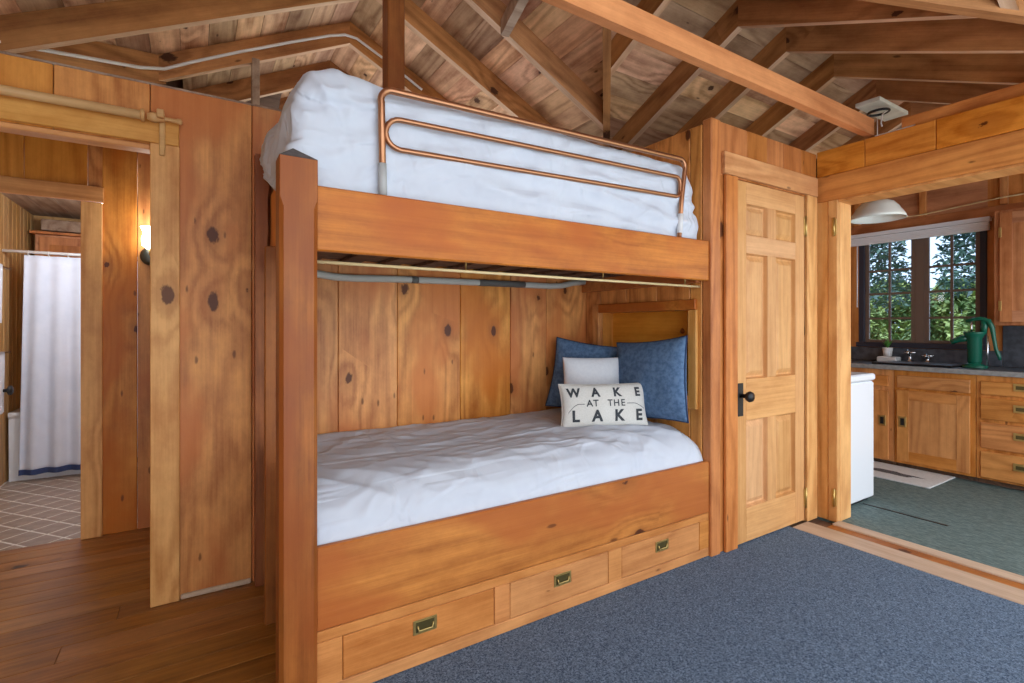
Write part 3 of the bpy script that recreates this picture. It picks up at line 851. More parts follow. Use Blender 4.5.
# left cross roof beyond the valley: boards along X rising away from the room
vz = lambda x: main_z(x)
bar('valley_rafter', (-0.17, ly(-0.17), vz(-0.17) - 0.005), (-1.45, ly(-1.45), vz(-1.45) - 0.005), 0.045, 0.165, M['rafter'], cl)
yy = ly(-1.5)
while yy < 4.3:
    zz = lambda q: vz(-0.19) + RD + 0.001 + PM / 1.07 * (q - 3.64)
    ya, yb = yy + 0.0015, yy + 0.14
    xa = min(-0.19, -0.19 + (ya - 3.64) / 1.07); xb = min(-0.19, -0.19 + (yb - 3.64) / 1.07)
    deck([(-1.9, ya, zz(ya)), (xa, ya, zz(ya)), (xb, yb, zz(yb)), (-1.9, yb, zz(yb))], Vector((1, 0, 0)))
    yy += 0.142
for xx in (-0.55, -1.1):
    ya = ly(xx)
    zz = lambda q: vz(-0.19) + PM / 1.07 * (q - 3.64)
    b_ = [(xx - 0.02, ya, zz(ya)), (xx - 0.02, 4.42, zz(4.42)), (xx + 0.02, 4.42, zz(4.42)), (xx + 0.02, ya, zz(ya))]
    hexa('rafter', b_, [(q[0], q[1], q[2] + RD) for q in b_], M['rafter'], cl)
# unseen skin over the boards, added to stop sun leaking through gaps
def skin(quad):
    b_ = [Vector(q) + Vector((0, 0, TH + 0.03)) for q in quad]
    hexa('leak_skin', b_, [q + Vector((0, 0, 0.02)) for q in b_], M['darkwood'], cl)
skin([(RX, RY, dz_m(RX)), (VX0, RY, dz_m(VX0)), (3.5, vy(3.5), dz_m(3.5)), (3.5, 6.4, dz_m(3.5))])
skin([(RX, RY, dz_m(RX)), (3.5, 6.4, dz_m(3.5)), (2.2, 6.4, dz_m(2.2)), (RX, 6.4, dz_m(RX))])
skin([(RX, -1.0, dz_m(RX)), (RX, RY, dz_m(RX)), (VX0, RY, dz_m(VX0)), (2.95, 2 * RY - vy(2.95), dz_m(2.95))])
skin([(RX, -1.0, dz_m(RX)), (2.95, 2 * RY - vy(2.95), dz_m(2.95)), (2.95, -0.5, dz_m(2.95)), (2.95, -1.0, dz_m(2.95))])
skin([(-1.75, -1.0, dz_m(-1.75)), (-1.75, ly(-1.75), dz_m(-1.75)), (-0.19, 3.64, dz_m(-0.19)), (RX, -1.0, dz_m(RX))])
skin([(-0.19, 3.64, dz_m(-0.19)), (-0.19, 6.4, dz_m(-0.19)), (RX, 6.4, dz_m(RX)), (RX, -1.0, dz_m(RX))])
zl = lambda q: vz(-0.19) + RD + 0.001 + PM / 1.07 * (q - 3.64)
skin([(-1.9, ly(-1.75), zl(ly(-1.75))), (-0.19, 3.64, zl(3.64)), (-0.19, 4.42, zl(4.42)), (-1.9, 4.42, zl(4.42))])
skin([(-1.9, 4.42, zl(4.42)), (0.6, 4.42, zl(4.42)), (0.6, 6.46, 2.25), (-1.9, 6.46, 2.25)])
hexa('gable_board', [(XL - 0.07, 2.2, 2.2), (XL, 2.2, 2.2), (XL, 4.42, 2.2), (XL - 0.07, 4.42, 2.2)], [(XL - 0.07, 2.2, zl(2.45) + 0.03), (XL, 2.2, zl(2.45) + 0.03), (XL, 4.42, zl(4.42) + 0.03), (XL - 0.07, 4.42, zl(4.42) + 0.03)], M['darkwood'], cl)
hexa('gable_board', [(XL - 0.07, 4.42, 2.2), (XL, 4.42, 2.2), (XL, 6.4, 2.2), (XL - 0.07, 6.4, 2.2)], [(XL - 0.07, 4.42, zl(4.42) + 0.03), (XL, 4.42, zl(4.42) + 0.03), (XL, 6.4, 2.32), (XL - 0.07, 6.4, 2.32)], M['darkwood'], cl)
skin([(VX0, RY, dz_c(RY)), (6.05, RY, dz_c(RY)), (6.05, 3.4, dz_c(3.4)), (vx(3.4), 3.4, dz_c(3.4))])
skin([(VX0, RY, dz_c(RY)), (6.05, RY, dz_c(RY)), (6.05, 0.1, dz_c(0.1)), (vx(0.1), 0.1, dz_c(0.1))])
# tie beam, king post, brace, studs, header beam
hexa('tie_beam', [(-1.2, 1.408, 2.384), (XK + 0.05, 1.408, 2.384), (XK + 0.05, 1.452, 2.384), (-1.2, 1.452, 2.384)],
     [(-1.2, 1.408, 2.482), (XK + 0.05, 1.408, 2.482), (XK + 0.05, 1.452, 2.482), (-1.2, 1.452, 2.482)], M['beam'], cl)
box('king_post', 0.882, 0.978, YB - 0.05, YB + 0.05, ZT + 0.013, ZM + 0.02, M['bed_zx'], cl, 0.004)
box('stud', 0.30, 0.345, 3.60, 3.66, ZT, main_z(0.32) + 0.02, M['greywood'], cl, 0.003)
bar('brace', (1.50, 2.47, 2.90), (1.42, 1.95, 3.00), 0.05, 0.09, M['greywood'], cl)
vp = [(x_ + 0.035, ly(x_) - 0.033, vz(x_) + 0.06) for x_ in (-1.2, -0.8, -0.5, -0.3)]
cd = tube('electric_cable', vp + [(-0.16, 3.597, 2.75), (-0.02, 3.597, 2.83), (0.233, 3.597, 2.965), (0.55, 3.597, 3.125), (0.779, 3.597, 3.235), (0.88, 3.597, 3.272),
          (0.96, 3.597, 3.27), (1.15, 3.597, 3.185), (1.45, 3.597, 3.03)], 0.009, M['conduit'], None, 8)
tag(cd, 'thin white cable clipped along the far rafters', 'cable')
# pale panel with a hanging ring near the end of the beam
jp = empty('ceiling_panel', (3.69, 1.46, 2.6), 'pale square ceiling panel with a black ring by the beam end', 'panel')
box('panel', 3.49, 3.89, 1.39, 1.525, 2.60, 2.625, M['panelpale'], jp)
tube('ring', arc((3.62, 1.45, 2.575), 0.055, 0, 2 * math.pi * 0.98, (1, 0, 0.05), (0.0, 1, 0.0), 20), 0.008, M['black'], jp, 8)
tube('cord', [(3.62, 1.40, 2.57), (3.55, 1.40, 2.53), (3.53, 1.40, 2.47), (3.53, 1.395, 2.45)], 0.004, M['conduit'], jp, 8)

tag(box('metal_strip', XK + 0.035, XK + 0.06, 1.20, 1.40, 2.364, 2.378, M['conduit'], None, 0.002), 'white metal strip lying on the header wall by the beam end', 'strip')
# gable fills far away so the roof space is closed
tag(box('wall_gable_back', -1.6, 3.5, 6.42, 6.46, 2.0, 3.5, M['darkwood'], None, 0), 'dark gable boards at the far end of the roof space', 'wall', kind='structure')
tag(box('wall_outer_back', 2.4, 6.0, 3.2, 3.26, 0, 2.4, M['darkwood'], None, 0), 'dark outer wall behind the closet and kitchen', 'wall', kind='structure')

# ------------------------------------------------------------------ bunk bed
bunk = empty('bunk_bed', (1.3, 2.2, 0), 'built in pine bunk bed with drawers under the lower bunk', 'bunk bed')
def post_mesh():
    bm = bmesh.new()
    w, d, h = 0.056, 0.042, 1.762
    ch = 0.012
    def ring(z, c):
        pts = [(-w, d), (-w, -d + c), (-w + c, -d), (w - c, -d), (w, -d + c), (w, d)]
        return [bm.verts.new((x, y, z)) for x, y in pts]
    rs = [ring(0.0, ch), ring(h - 0.16, ch), ring(h - 0.13, 0.002), ring(h - 0.004, 0.002)]
    for A, B in zip(rs, rs[1:]):
        for j in range(6): bm.faces.new((A[j], A[(j + 1) % 6], B[(j + 1) % 6], B[j]))
    bm.faces.new(rs[0][::-1]); bm.faces.new(rs[-1])
    bmesh.ops.recalc_face_normals(bm, faces=bm.faces[:])
    return bm_mesh(bm, 'post')
link('post', post_mesh(), M['bed_zx'], bunk, (0.271, YD + 0.006, 0.001))
def cap_mesh():
    w, d = 0.056, 0.042
    vs = [(-w, -d, 0), (w, -d, 0), (w, d, 0), (-w, d, 0), (-0.008, d * 0.5, 0.045)]
    me = bpy.data.meshes.new('post_cap'); me.from_pydata(vs, [], [(3, 2, 1, 0), (0, 1, 4), (1, 2, 4), (2, 3, 4), (3, 0, 4)]); return me
tag(link('post_cap', cap_mesh(), M['capgrey'], bunk, (0.271, YD + 0.006, 1.760)), 'dark grey pointed end grain')
box('rail', 0.328, XE + 0.001, YD, YD + 0.028, 1.478, 1.69, M['bed_xz'], bunk, 0.005)
box('rail', 0.328, XE + 0.001, YD, YD + 0.026, 0.238, 0.512, M['bed_xz'], bunk, 0.005)
box('top_strip', 0.328, XE + 0.001, YD + 0.002, YD + 0.035, 0.200, 0.236, M['bed_low'], bunk, 0.003)
box('foot_strip', 0.328, XE + 0.001, YD + 0.002, YD + 0.035, 0.006, 0.052, M['bed_low'], bunk, 0.003)
for a, b in ((0.328, 0.412), (0.998, 1.068), (1.602, 1.684), (2.245, XE + 0.001)):
    box('stile', a, b, YD + 0.002, YD + 0.035, 0.052, 0.200, M['bed_low'], bunk, 0.002)
def pull(parent, x, yf, z, w=0.092, h=0.052):
    """flush ring pull: brass plate with rim, dark recess and a hinged bail"""
    p = box('drawer_pull', x - w / 2, x + w / 2, yf - 0.003, yf, z - h / 2, z + h / 2, M['brass'], parent, 0.001)
    return p
for (a, b), cx in zip(((0.414, 0.996), (1.070, 1.600), (1.686, 2.243)), (0.705, 1.336, 1.957)):
    dr = box('drawer', a, b, YD + 0.003, YD + 0.03, 0.054, 0.198, M['bed_low'], bunk, 0.003)
    p = pull(dr, cx, YD + 0.003, 0.146)
    box('pull_recess', cx - 0.036, cx + 0.036, YD - 0.0012, YD, 0.146 - 0.018, 0.146 + 0.018, M['brassdark'], dr, 0)
    tube('pull_bail', [(cx - 0.03, YD - 0.004, 0.152), (cx - 0.026, YD - 0.005, 0.134), (cx + 0.026, YD - 0.005, 0.134), (cx + 0.03, YD - 0.004, 0.152)], 0.003, M['brass'], dr, 6)
box('drawer_case', 0.345, XE - 0.004, YD + 0.04, YB - 0.008, 0.03, 0.40, M['darkwood'], bunk, 0)
box('deck_board', 0.34, XE - 0.03, YD + 0.042, YB - 0.075, 1.575, 1.59, M['darkwood'], bunk, 0)
for i in range(10):
    xx = 0.42 + i * 0.2
    box('slat', xx, xx + 0.09, YD + 0.041, YB - 0.01, 1.556, 1.574, M['darkwood'], bunk, 0.002)
box('ledger', XE - 0.04, XE - 0.001, YD + 0.05, YB - 0.008, 1.47, 1.555, M['bed_xz'], bunk, 0.003)
box('end_board', 0.300, 0.318, YD + 0.07, 2.288, 1.48, 1.78, M['bed_zx'], bunk, 0.003)
box('end_board', 0.300, 0.318, 2.332, YB - 0.08, 1.48, 1.86, M['wall_zy'], bunk, 0.003)
# middle and back uprights at the open end
box('post', 0.238, 0.33, 2.29, 2.33, 0.001, 1.565, M['bed_zx'], bunk, 0.004)
def waney_post():
    bm = bmesh.new()
    rings = []
    n = 40
    for i in range(n + 1):
        z = 2.05 * i / n
        e = 0.012 * noise.noise(Vector((3.3, 0, z * 7))) + 0.008 * noise.noise(Vector((9.1, 4, z * 21)))
        rings.append([bm.verts.new(p) for p in ((-0.034, 0.03, z), (-0.034, -0.03, z), (0.02 + e, -0.03, z), (0.034 + e, 0.0, z), (0.034, 0.03, z))])
    for A, B in zip(rings, rings[1:]):
        for j in range(5): bm.faces.new((A[j], A[(j + 1) % 5], B[(j + 1) % 5], B[j]))
    bm.faces.new(rings[0][::-1]); bm.faces.new(rings[-1])
    bmesh.ops.recalc_face_normals(bm, faces=bm.faces[:])
    return bm_mesh(bm, 'post')
link('post', waney_post(), M['bed_zx'], bunk, (0.27, YB - 0.036, 0.001))

# thin pale rod under the upper rail and grey hose along the wall
r_ = empty('bunk_curtain_rod', (1.3, YD + 0.06, 1.45), 'thin pale rod hung under the upper bunk rail', 'rod')
tube('rod', [(0.336, YD + 0.06, 1.449), (XE - 0.001, YD + 0.06, 1.449)], 0.006, M['rodpale'], r_, 8)
for xx in (0.9, 1.62, 2.2):
    tube('hook', [(xx, YD + 0.06, 1.45), (xx, YD + 0.06, 1.555)], 0.003, M['brass'], r_, 6)
hs = empty('grey_hose', (1.3, YB - 0.035, 1.5), 'grey hose with black tape along the wall above the lower bunk', 'hose')
hp = [(0.36, 2.69, 1.53), (0.45, 2.69, 1.512), (0.52, 2.69, 1.500), (0.60, 2.69, 1.489), (0.70, 2.69, 1.487), (0.94, 2.69, 1.494), (1.33, 2.69, 1.498), (1.70, 2.69, 1.500), (1.98, 2.69, 1.500), (2.08, 2.69, 1.507), (2.18, 2.69, 1.53), (2.28, 2.69, 1.54)]
tube('hose', hp, 0.019, M['pipe'], hs, 12)
for a, b in ((1.02, 1.06), (1.45, 1.78)):
    tube('tape', [(a, 2.69, 1.4945 + (a - 0.94) * 0.008), (b, 2.69, 1.4945 + (b - 0.94) * 0.008)], 0.0202, M['tape'], hs, 12)

# ------------------------------------------------------------------ mattresses
def rounded_mattress(name, x0, x1, y0, y1, z0, z1, rad, disp, res=0.022, hem=None):
    """rounded box; rad(x,y,z signs) radius; disp(p, n) extra offset along the normal"""
    nx, ny, nz = int((x1 - x0) / res), int((y1 - y0) / res), max(6, int((z1 - z0) / res))
    bm = bmesh.new()
    idx = {}
    def vert(i, j, k):
        key = (i, j, k)
        if key in idx: return idx[key]
        p = Vector((x0 + (x1 - x0) * i / nx, y0 + (y1 - y0) * j / ny, z0 + (z1 - z0) * k / nz))
        r = rad(p)
        q = Vector((min(max(p.x, x0 + r[0]), x1 - r[0]), min(max(p.y, y0 + r[1]), y1 - r[1]), min(max(p.z, z0 + r[2]), z1 - r[2])))
        d = p - q
        e = Vector((d.x / r[0], d.y / r[1], d.z / r[2]))
        if e.length > 1e-6:
            e.normalize()
            p = q + Vector((e.x * r[0], e.y * r[1], e.z * r[2]))
        nrm = Vector((e.x / r[0], e.y / r[1], e.z / r[2])).normalized() if e.length > 1e-6 else Vector((0, 0, 1))
        p = p + nrm * disp(p, nrm)
        if hem: p = hem(p)
        v = bm.verts.new(p)
        idx[key] = v
        return v
    def face(a, b, c, d):
        bm.faces.new((vert(*a), vert(*b), vert(*c), vert(*d)))
    for i in range(nx):
        for j in range(ny):
            for k in (0, nz): face((i, j, k), (i + 1, j, k), (i + 1, j + 1, k), (i, j + 1, k))
    for i in range(nx):
        for k in range(nz):
            for j in (0, ny): face((i, j, k), (i + 1, j, k), (i + 1, j, k + 1), (i, j, k + 1))
    for j in range(ny):
        for k in range(nz):
            for i in (0, nx): face((i, j, k), (i, j + 1, k), (i, j + 1, k + 1), (i, j, k + 1))
    bmesh.ops.recalc_face_normals(bm, faces=bm.faces[:])
    c = Vector(((x0 + x1) / 2, (y0 + y1) / 2, z0))
    bmesh.ops.translate(bm, verts=bm.verts[:], vec=-c)
    o = link(name, bm_mesh(bm, name), M['sheet'], None, c, smooth=True)
    sd = o.modifiers.new('smooth', 'SUBSURF'); sd.levels = 1; sd.render_levels = 1
    return o
def ridge(v, k=3.0):
    return max(0.0, 1.0 - abs(noise.noise(v)) * k) ** 1.5
def disp_up(p, n):
    a = 0.008 * noise.noise(p * 2.5)
    fr = max(0.0, -n.y)
    low = min(1.0, max(0.0, (2.02 - p.z) / 0.15))
    # long pulls running along the side, then gathers that fan out round the left corner
    a += fr * low * 0.022 * ridge(Vector((p.x * 0.9, 7.0, (p.z + 0.10 * p.x) * 9)), 2.6)
    a += fr * 0.010 * ridge(Vector((p.x * 3.0, 4.0, (p.z - 0.35 * p.x) * 12)), 2.8)
    left = min(1.0, max(0.0, 1 - (p.x - 0.27) / 0.34))
    ang = math.atan2(p.z - 1.62, p.x - 0.50 + 0.4 * (p.y - 1.78))
    a += left * 0.024 * ridge(Vector((ang * 5.0, 2.0, p.y * 2.0)), 2.2)
    a += 0.005 * ridge(Vector((p.x * 5 + p.z * 7, 4.0, p.z * 6 - p.x * 3)), 2.5)
    if p.z > 2.0: a += 0.022 * math.exp(-((p.x - 0.42) / 0.16) ** 2)
    return a - 0.008
def up_hem(p):
    # the sheet hangs past the open end, its hem climbing towards the wall
    w = max(0.0, 1 - (p.x - 0.24) / 0.22)
    base = 1.592 + 0.33 * min(1.0, max(0.0, (p.y - 1.80) / 0.80)) * min(1.0, w * 1.6)
    k = (p.z - 1.592) / (2.115 - 1.592)
    return Vector((p.x, p.y, base + (p.z - 1.592) * (2.115 - base) / (2.115 - 1.592)))
um = rounded_mattress('mattress', 0.262, XE - 0.002, YD + 0.058, YB - 0.085, 1.592, 2.115, lambda p: (0.13, 0.05, 0.24) if p.z > 1.85 else (0.02, 0.02, 0.08), disp_up, 0.017, up_hem)
tag(um, 'tall mattress in a wrinkled white sheet on the upper bunk', 'mattress', 'white sheeted mattresses')
def low_mattress():
    x0, x1, y0, y1 = 0.332, XE - 0.001, YD + 0.027, YB - 0.006
    nx, ny = 150, 76
    vs, fs = [], []
    for j in range(ny + 1):
        for i in range(nx + 1):
            t = j / ny
            x = x0 + (x1 - x0) * i / nx
            y = y0 + (y1 - y0) * t ** 1.25
            q = max(0.0, 1 - (y - y0) / 0.26)
            z = 0.680 - 0.172 * (1 - math.sqrt(max(0.0, 1 - q * q)))
            e = max(0.0, 1 - (x1 - x) / 0.13); z -= 0.05 * (1 - math.sqrt(max(0.0, 1 - e * e)))
            e = max(0.0, 1 - (y1 - y) / 0.06); z -= 0.03 * e * e
            f = min(1.0, q * 2.2) * min(1.0, (y - y0) / 0.03)
            z += 0.006 * noise.noise(Vector((x * 1.4, y * 2.0, 0)))
            z += f * 0.012 * ridge(Vector((x * 4.5 + y * 6, 1.0, y * 1.5)), 2.6)
            z += 0.005 * ridge(Vector((x * 1.6 + y * 0.8, y * 6 - x * 1.4, 5.0)), 3.0) * (1 - f * 0.5)
            z += 0.006 * ridge(Vector((x * 5.0 - y * 2.0, y * 9 + x * 2, 9.0)), 2.6)
            pil = max(0.0, 1 - ((x - 1.75) ** 2 / 0.25 + (y - 2.05) ** 2 / 0.12))
            z += pil * 0.016 * ridge(Vector((x * 2.2, y * 7 + x * 2, 2.0)), 2.4)
            vs.append((x, y, z))
    for j in range(ny):
        for i in range(nx):
            k = j * (nx + 1) + i
            fs.append((k, k + 1, k + nx + 2, k + nx + 1))
    ring = [i for i in range(nx + 1)] + [j * (nx + 1) + nx for j in range(1, ny + 1)] + [ny * (nx + 1) + i for i in range(nx - 1, -1, -1)] + [j * (nx + 1) for j in range(ny - 1, 0, -1)]
    n0 = len(vs)
    for k in ring: vs.append((vs[k][0], vs[k][1], 0.402))
    m = len(ring)
    for q in range(m): fs.append((ring[(q + 1) % m], ring[q], n0 + q, n0 + (q + 1) % m))
    fs.append(tuple(range(n0 + m - 1, n0 - 1, -1)))
    c = Vector((1.3, 2.2, 0.402))
    me = bpy.data.meshes.new('mattress'); me.from_pydata([tuple(Vector(v) - c) for v in vs], [], fs)
    return link('mattress', me, M['sheet'], None, c, smooth=True)
lm = low_mattress()
tag(lm, 'mattress in a white sheet on the lower bunk under the pillows', 'mattress', 'white sheeted mattresses')

# guard rail
gr = empty('guard_rail', (1.35, YD + 0.02, 1.6), 'bronze tubular guard rail along the upper bunk', 'guard rail')
YG = YD + 0.041
def P3(x, z): return Vector((x, YG, z))
X_, Z_ = (1, 0, 0), (0, 0, 1)
pts = [P3(0.563, 1.60)] + [P3(0.556, 2.03)] + arc(P3(0.596, 2.035), 0.042, math.pi, math.pi * 0.53, X_, Z_, 7) + arc(P3(2.135, 2.066), 0.042, math.pi * 0.53, -0.15, X_, Z_, 8) + [P3(2.150, 1.90), P3(2.122, 1.60)]
tube('frame_tube', pts, 0.0125, M['copper'], gr, 12)
lo = arc(P3(0.626, 1.925), 0.054, math.pi * 1.5, math.pi * 0.5, X_, Z_, 10) + arc(P3(2.105, 1.975), 0.035, math.pi * 0.5, 0, X_, Z_, 6) + arc(P3(2.10, 1.945), 0.038, 0, -math.pi * 0.5, X_, Z_, 6)
tube('loop_tube', lo, 0.010, M['copper'], gr, 12, closed=True)
tube('sleeve', [P3(0.561, 1.695), P3(0.559, 1.81)], 0.0150, M['sleeve'], gr, 12)
tube('sleeve', [P3(2.135, 1.72), P3(2.143, 1.82)], 0.0145, M['offwhite'], gr, 12)

# ------------------------------------------------------------------ pillows
def pillow(name, w, h, t, loc, right, tilt, mat, label, pinch=0.06, pw=0.42, roll=0.0, n=22, group=None, seed=0.0):
    R = Vector((right[0], right[1], 0)).normalized()
    n0 = R.cross(Vector((0, 0, 1)))
    up = Vector((0, 0, 1)) * math.cos(tilt) - n0 * math.sin(tilt)
    nn = n0 * math.cos(tilt) + Vector((0, 0, 1)) * math.sin(tilt)
    R2 = R * math.cos(roll) + up * math.sin(roll)
    U2 = up * math.cos(roll) - R * math.sin(roll)
    rot = Matrix((R2, U2, nn)).transposed()
    def surf(u, v, side):
        x = w / 2 * u * (1 - pinch * (1 - v * v))
        y = h / 2 * v * (1 - pinch * (1 - u * u))
        e = max(0.0, (1 - u * u) * (1 - v * v))
        z = side * t / 2 * e ** pw
        z += 0.05 * t * noise.noise(Vector((x * 9 + seed, y * 9, side))) * min(1, e * 3)
        return Vector((x, y, z))
    bm = bmesh.new()
    grid = {}
    for side in (1, -1):
        for i in range(n + 1):
            for j in range(n + 1):
                u, v = math.sin((2 * i / n - 1) * math.pi / 2), math.sin((2 * j / n - 1) * math.pi / 2)
                edge = i in (0, n) or j in (0, n)
                key = (i, j, 0 if edge else side)
                if key not in grid: grid[key] = bm.verts.new(surf(u, v, side))
        for i in range(n):
            for j in range(n):
                q = []
                for a, b in ((i, j), (i + 1, j), (i + 1, j + 1), (i, j + 1)):
                    q.append(grid[(a, b, 0 if (a in (0, n) or b in (0, n)) else side)])
                bm.faces.new(q)
    bmesh.ops.recalc_face_normals(bm, faces=bm.faces[:])
    o = link(name, bm_mesh(bm, name), mat, None, loc, rot.to_euler(), smooth=True)
    tag(o, label, 'pillow', group)
    edge = []
    N = 20
    for a, b, c, d in ((-1, -1, 1, -1), (1, -1, 1, 1), (1, 1, -1, 1), (-1, 1, -1, -1)):
        for q in range(N):
            s = q / N
            edge.append(surf(a + (c - a) * s, b + (d - b) * s, 1) * 1.0)
    return o, surf, edge
def piping(o, edge, mat, r=0.005):
    e = link('piping', tube_mesh('piping', edge, r, 6, True), mat, smooth=True)
    e.parent = o
    return e
pb, s_, e_ = pillow('pillow', 0.50, 0.46, 0.17, (2.20, 2.022, 0.93), (0.06, -1), 0.12, M['blue'], 'large blue chenille pillow at the right end of the lower bunk', 0.07, roll=0.10, group='blue pillows', seed=3)
piping(pb, e_, M['piping'])
pb2, s_, e_ = pillow('pillow', 0.48, 0.45, 0.15, (2.125, 2.47, 0.910), (0.72, -0.70), 0.2, M['blue'], 'blue chenille pillow in the corner behind the small white pillow', 0.07, roll=-0.14, group='blue pillows', seed=8)
piping(pb2, e_, M['piping'])
pw_, s_, e_ = pillow('pillow', 0.345, 0.35, 0.13, (2.005, 2.295, 0.875), (0.86, -0.51), 0.18, M['pillow_white'], 'small plain white pillow behind the lettered pillow', 0.03, seed=12)
TW, THH, TT, TP = 0.50, 0.24, 0.12, 0.055
tp_, tsurf, e_ = pillow('pillow', TW, THH, TT, (1.905, 2.085, 0.797), (0.926, -0.377), 0.22, M['canvas'], 'cream pillow lettered WAKE AT THE LAKE on the lower bunk', TP, pw=0.36, seed=21)
piping(tp_, e_, M['canvas'], 0.004)
def on_pillow(x, y, lift=0.0015):
    u, v = x / (TW / 2), y / (THH / 2)
    for _ in range(4):
        u = x / (TW / 2) / (1 - TP * (1 - v * v)); v = y / (THH / 2) / (1 - TP * (1 - u * u))
    p = tsurf(max(-0.999, min(0.999, u)), max(-0.999, min(0.999, v)), 1)
    return Vector((x, y, p.z + lift))
def letter(ch, size, cx, cy, bold):
    cu = bpy.data.curves.new('letter', 'FONT')
    cu.body = ch; cu.size = size; cu.align_x = 'CENTER'; cu.align_y = 'CENTER'; cu.offset = bold; cu.resolution_u = 3
    to = bpy.data.objects.new('letter', cu); COL.objects.link(to)
    bpy.context.view_layer.update()
    me = bpy.data.meshes.new_from_object(to.evaluated_get(bpy.context.evaluated_depsgraph_get()))
    bpy.data.objects.remove(to)
    bm = bmesh.new(); bm.from_mesh(me)
    bmesh.ops.triangulate(bm, faces=bm.faces[:])
    for _ in range(3):
        long = [e for e in bm.edges if e.calc_length() > 0.008]
        if not long: break
        bmesh.ops.subdivide_edges(bm, edges=long, cuts=1)
        bmesh.ops.triangulate(bm, faces=bm.faces[:])
    for v in bm.verts:
        v.co = on_pillow(v.co.x + cx, v.co.y + cy)
    bm.to_mesh(me); bm.free()
    me.materials.clear()
    o = link('letter', me, M['ink'])
    o.parent = tp_
for word, yy, size, bold, xs in (('WAKE', 0.066, 0.066, 0.0028, (-0.180, -0.060, 0.065, 0.185)), ('ATTHE', 0.008, 0.050, 0.0008, (-0.098, -0.064, 0.018, 0.055, 0.092)), ('LAKE', -0.060, 0.082, 0.0032, (-0.175, -0.058, 0.068, 0.186))):
    for ch, xx in zip(word, xs): letter(ch, size, xx, yy, bold)
def flourish(pts):
    vs, fs = [], []
    for i, (x, y) in enumerate(pts):
        vs += [on_pillow(x, y - 0.0016), on_pillow(x, y + 0.0016)]
        if i: fs.append((2 * i - 2, 2 * i, 2 * i + 1, 2 * i - 1))
    me = bpy.data.meshes.new('line'); me.from_pydata([tuple(v) for v in vs], [], fs)
    o = link('line', me, M['ink']); o.parent = tp_
flourish([(-0.125 - 0.008 * i, 0.006 + (-0.002 * max(0, i - 4) ** 1.6)) for i in range(12)])
flourish([(0.115 + 0.009 * i, 0.006 + (-0.002 * max(0, i - 5) ** 1.4)) for i in range(13)])

# ------------------------------------------------------------------ kitchen shell
kw = empty('wall_kitchen', (XW, 1.6, 0), 'pine kitchen wall around the window', 'wall', kind='structure')
WY0, WY1, WZ0, WZ1 = 1.50, 2.49, 1.055, 2.12
box('wall_panel', XW, XW + 0.05, -0.4, WY0, 0, 2.62, M['kit_zy'], kw, 0)
box('wall_panel', XW, XW + 0.05, WY1, 2.75, 0, 2.62, M['kit_zy'], kw, 0)
box('wall_panel', XW, XW + 0.05, WY0, WY1, 0, WZ0, M['kit_zy'], kw, 0)
box('wall_panel', XW, XW + 0.05, WY0, WY1, WZ1, 2.95, M['kitwall_yz'], kw, 0)
box('wall_panel', XW + 0.01, XW + 0.05, 0.3, WY0, 2.6, 2.9, M['kitwall_yz'], kw, 0)
box('wall_panel', XW + 0.01, XW + 0.05, WY1, 3.2, 2.4, 2.7, M['kitwall_yz'], kw, 0)
box('wall_plate', XW - 0.02, XW - 0.001, 0.3, 2.74, 2.175, 2.265, M['kitwall_yz'], kw, 0.003)
for yy in (1.39, 1.95, 2.5):
    box('wall_stud', XW - 0.04, XW - 0.001, yy - 0.025, yy + 0.025, 2.266, 2.62, M['kit_zy'], kw, 0.003)
tube('cable', [(XW - 0.05, 1.0, 2.33), (XW - 0.05, 1.42, 2.32), (XW - 0.05, 1.95, 2.28), (XW - 0.05, 2.2, 2.285), (XW - 0.05, 2.6, 2.29)], 0.006, M['rodpale'], kw, 6)
tag(box('wall_kitchen_back', 3.52, XW, 2.75, 2.8, 0, 2.5, M['kit_zy'], None, 0), 'pine wall at the far left of the kitchen', 'wall', kind='structure')
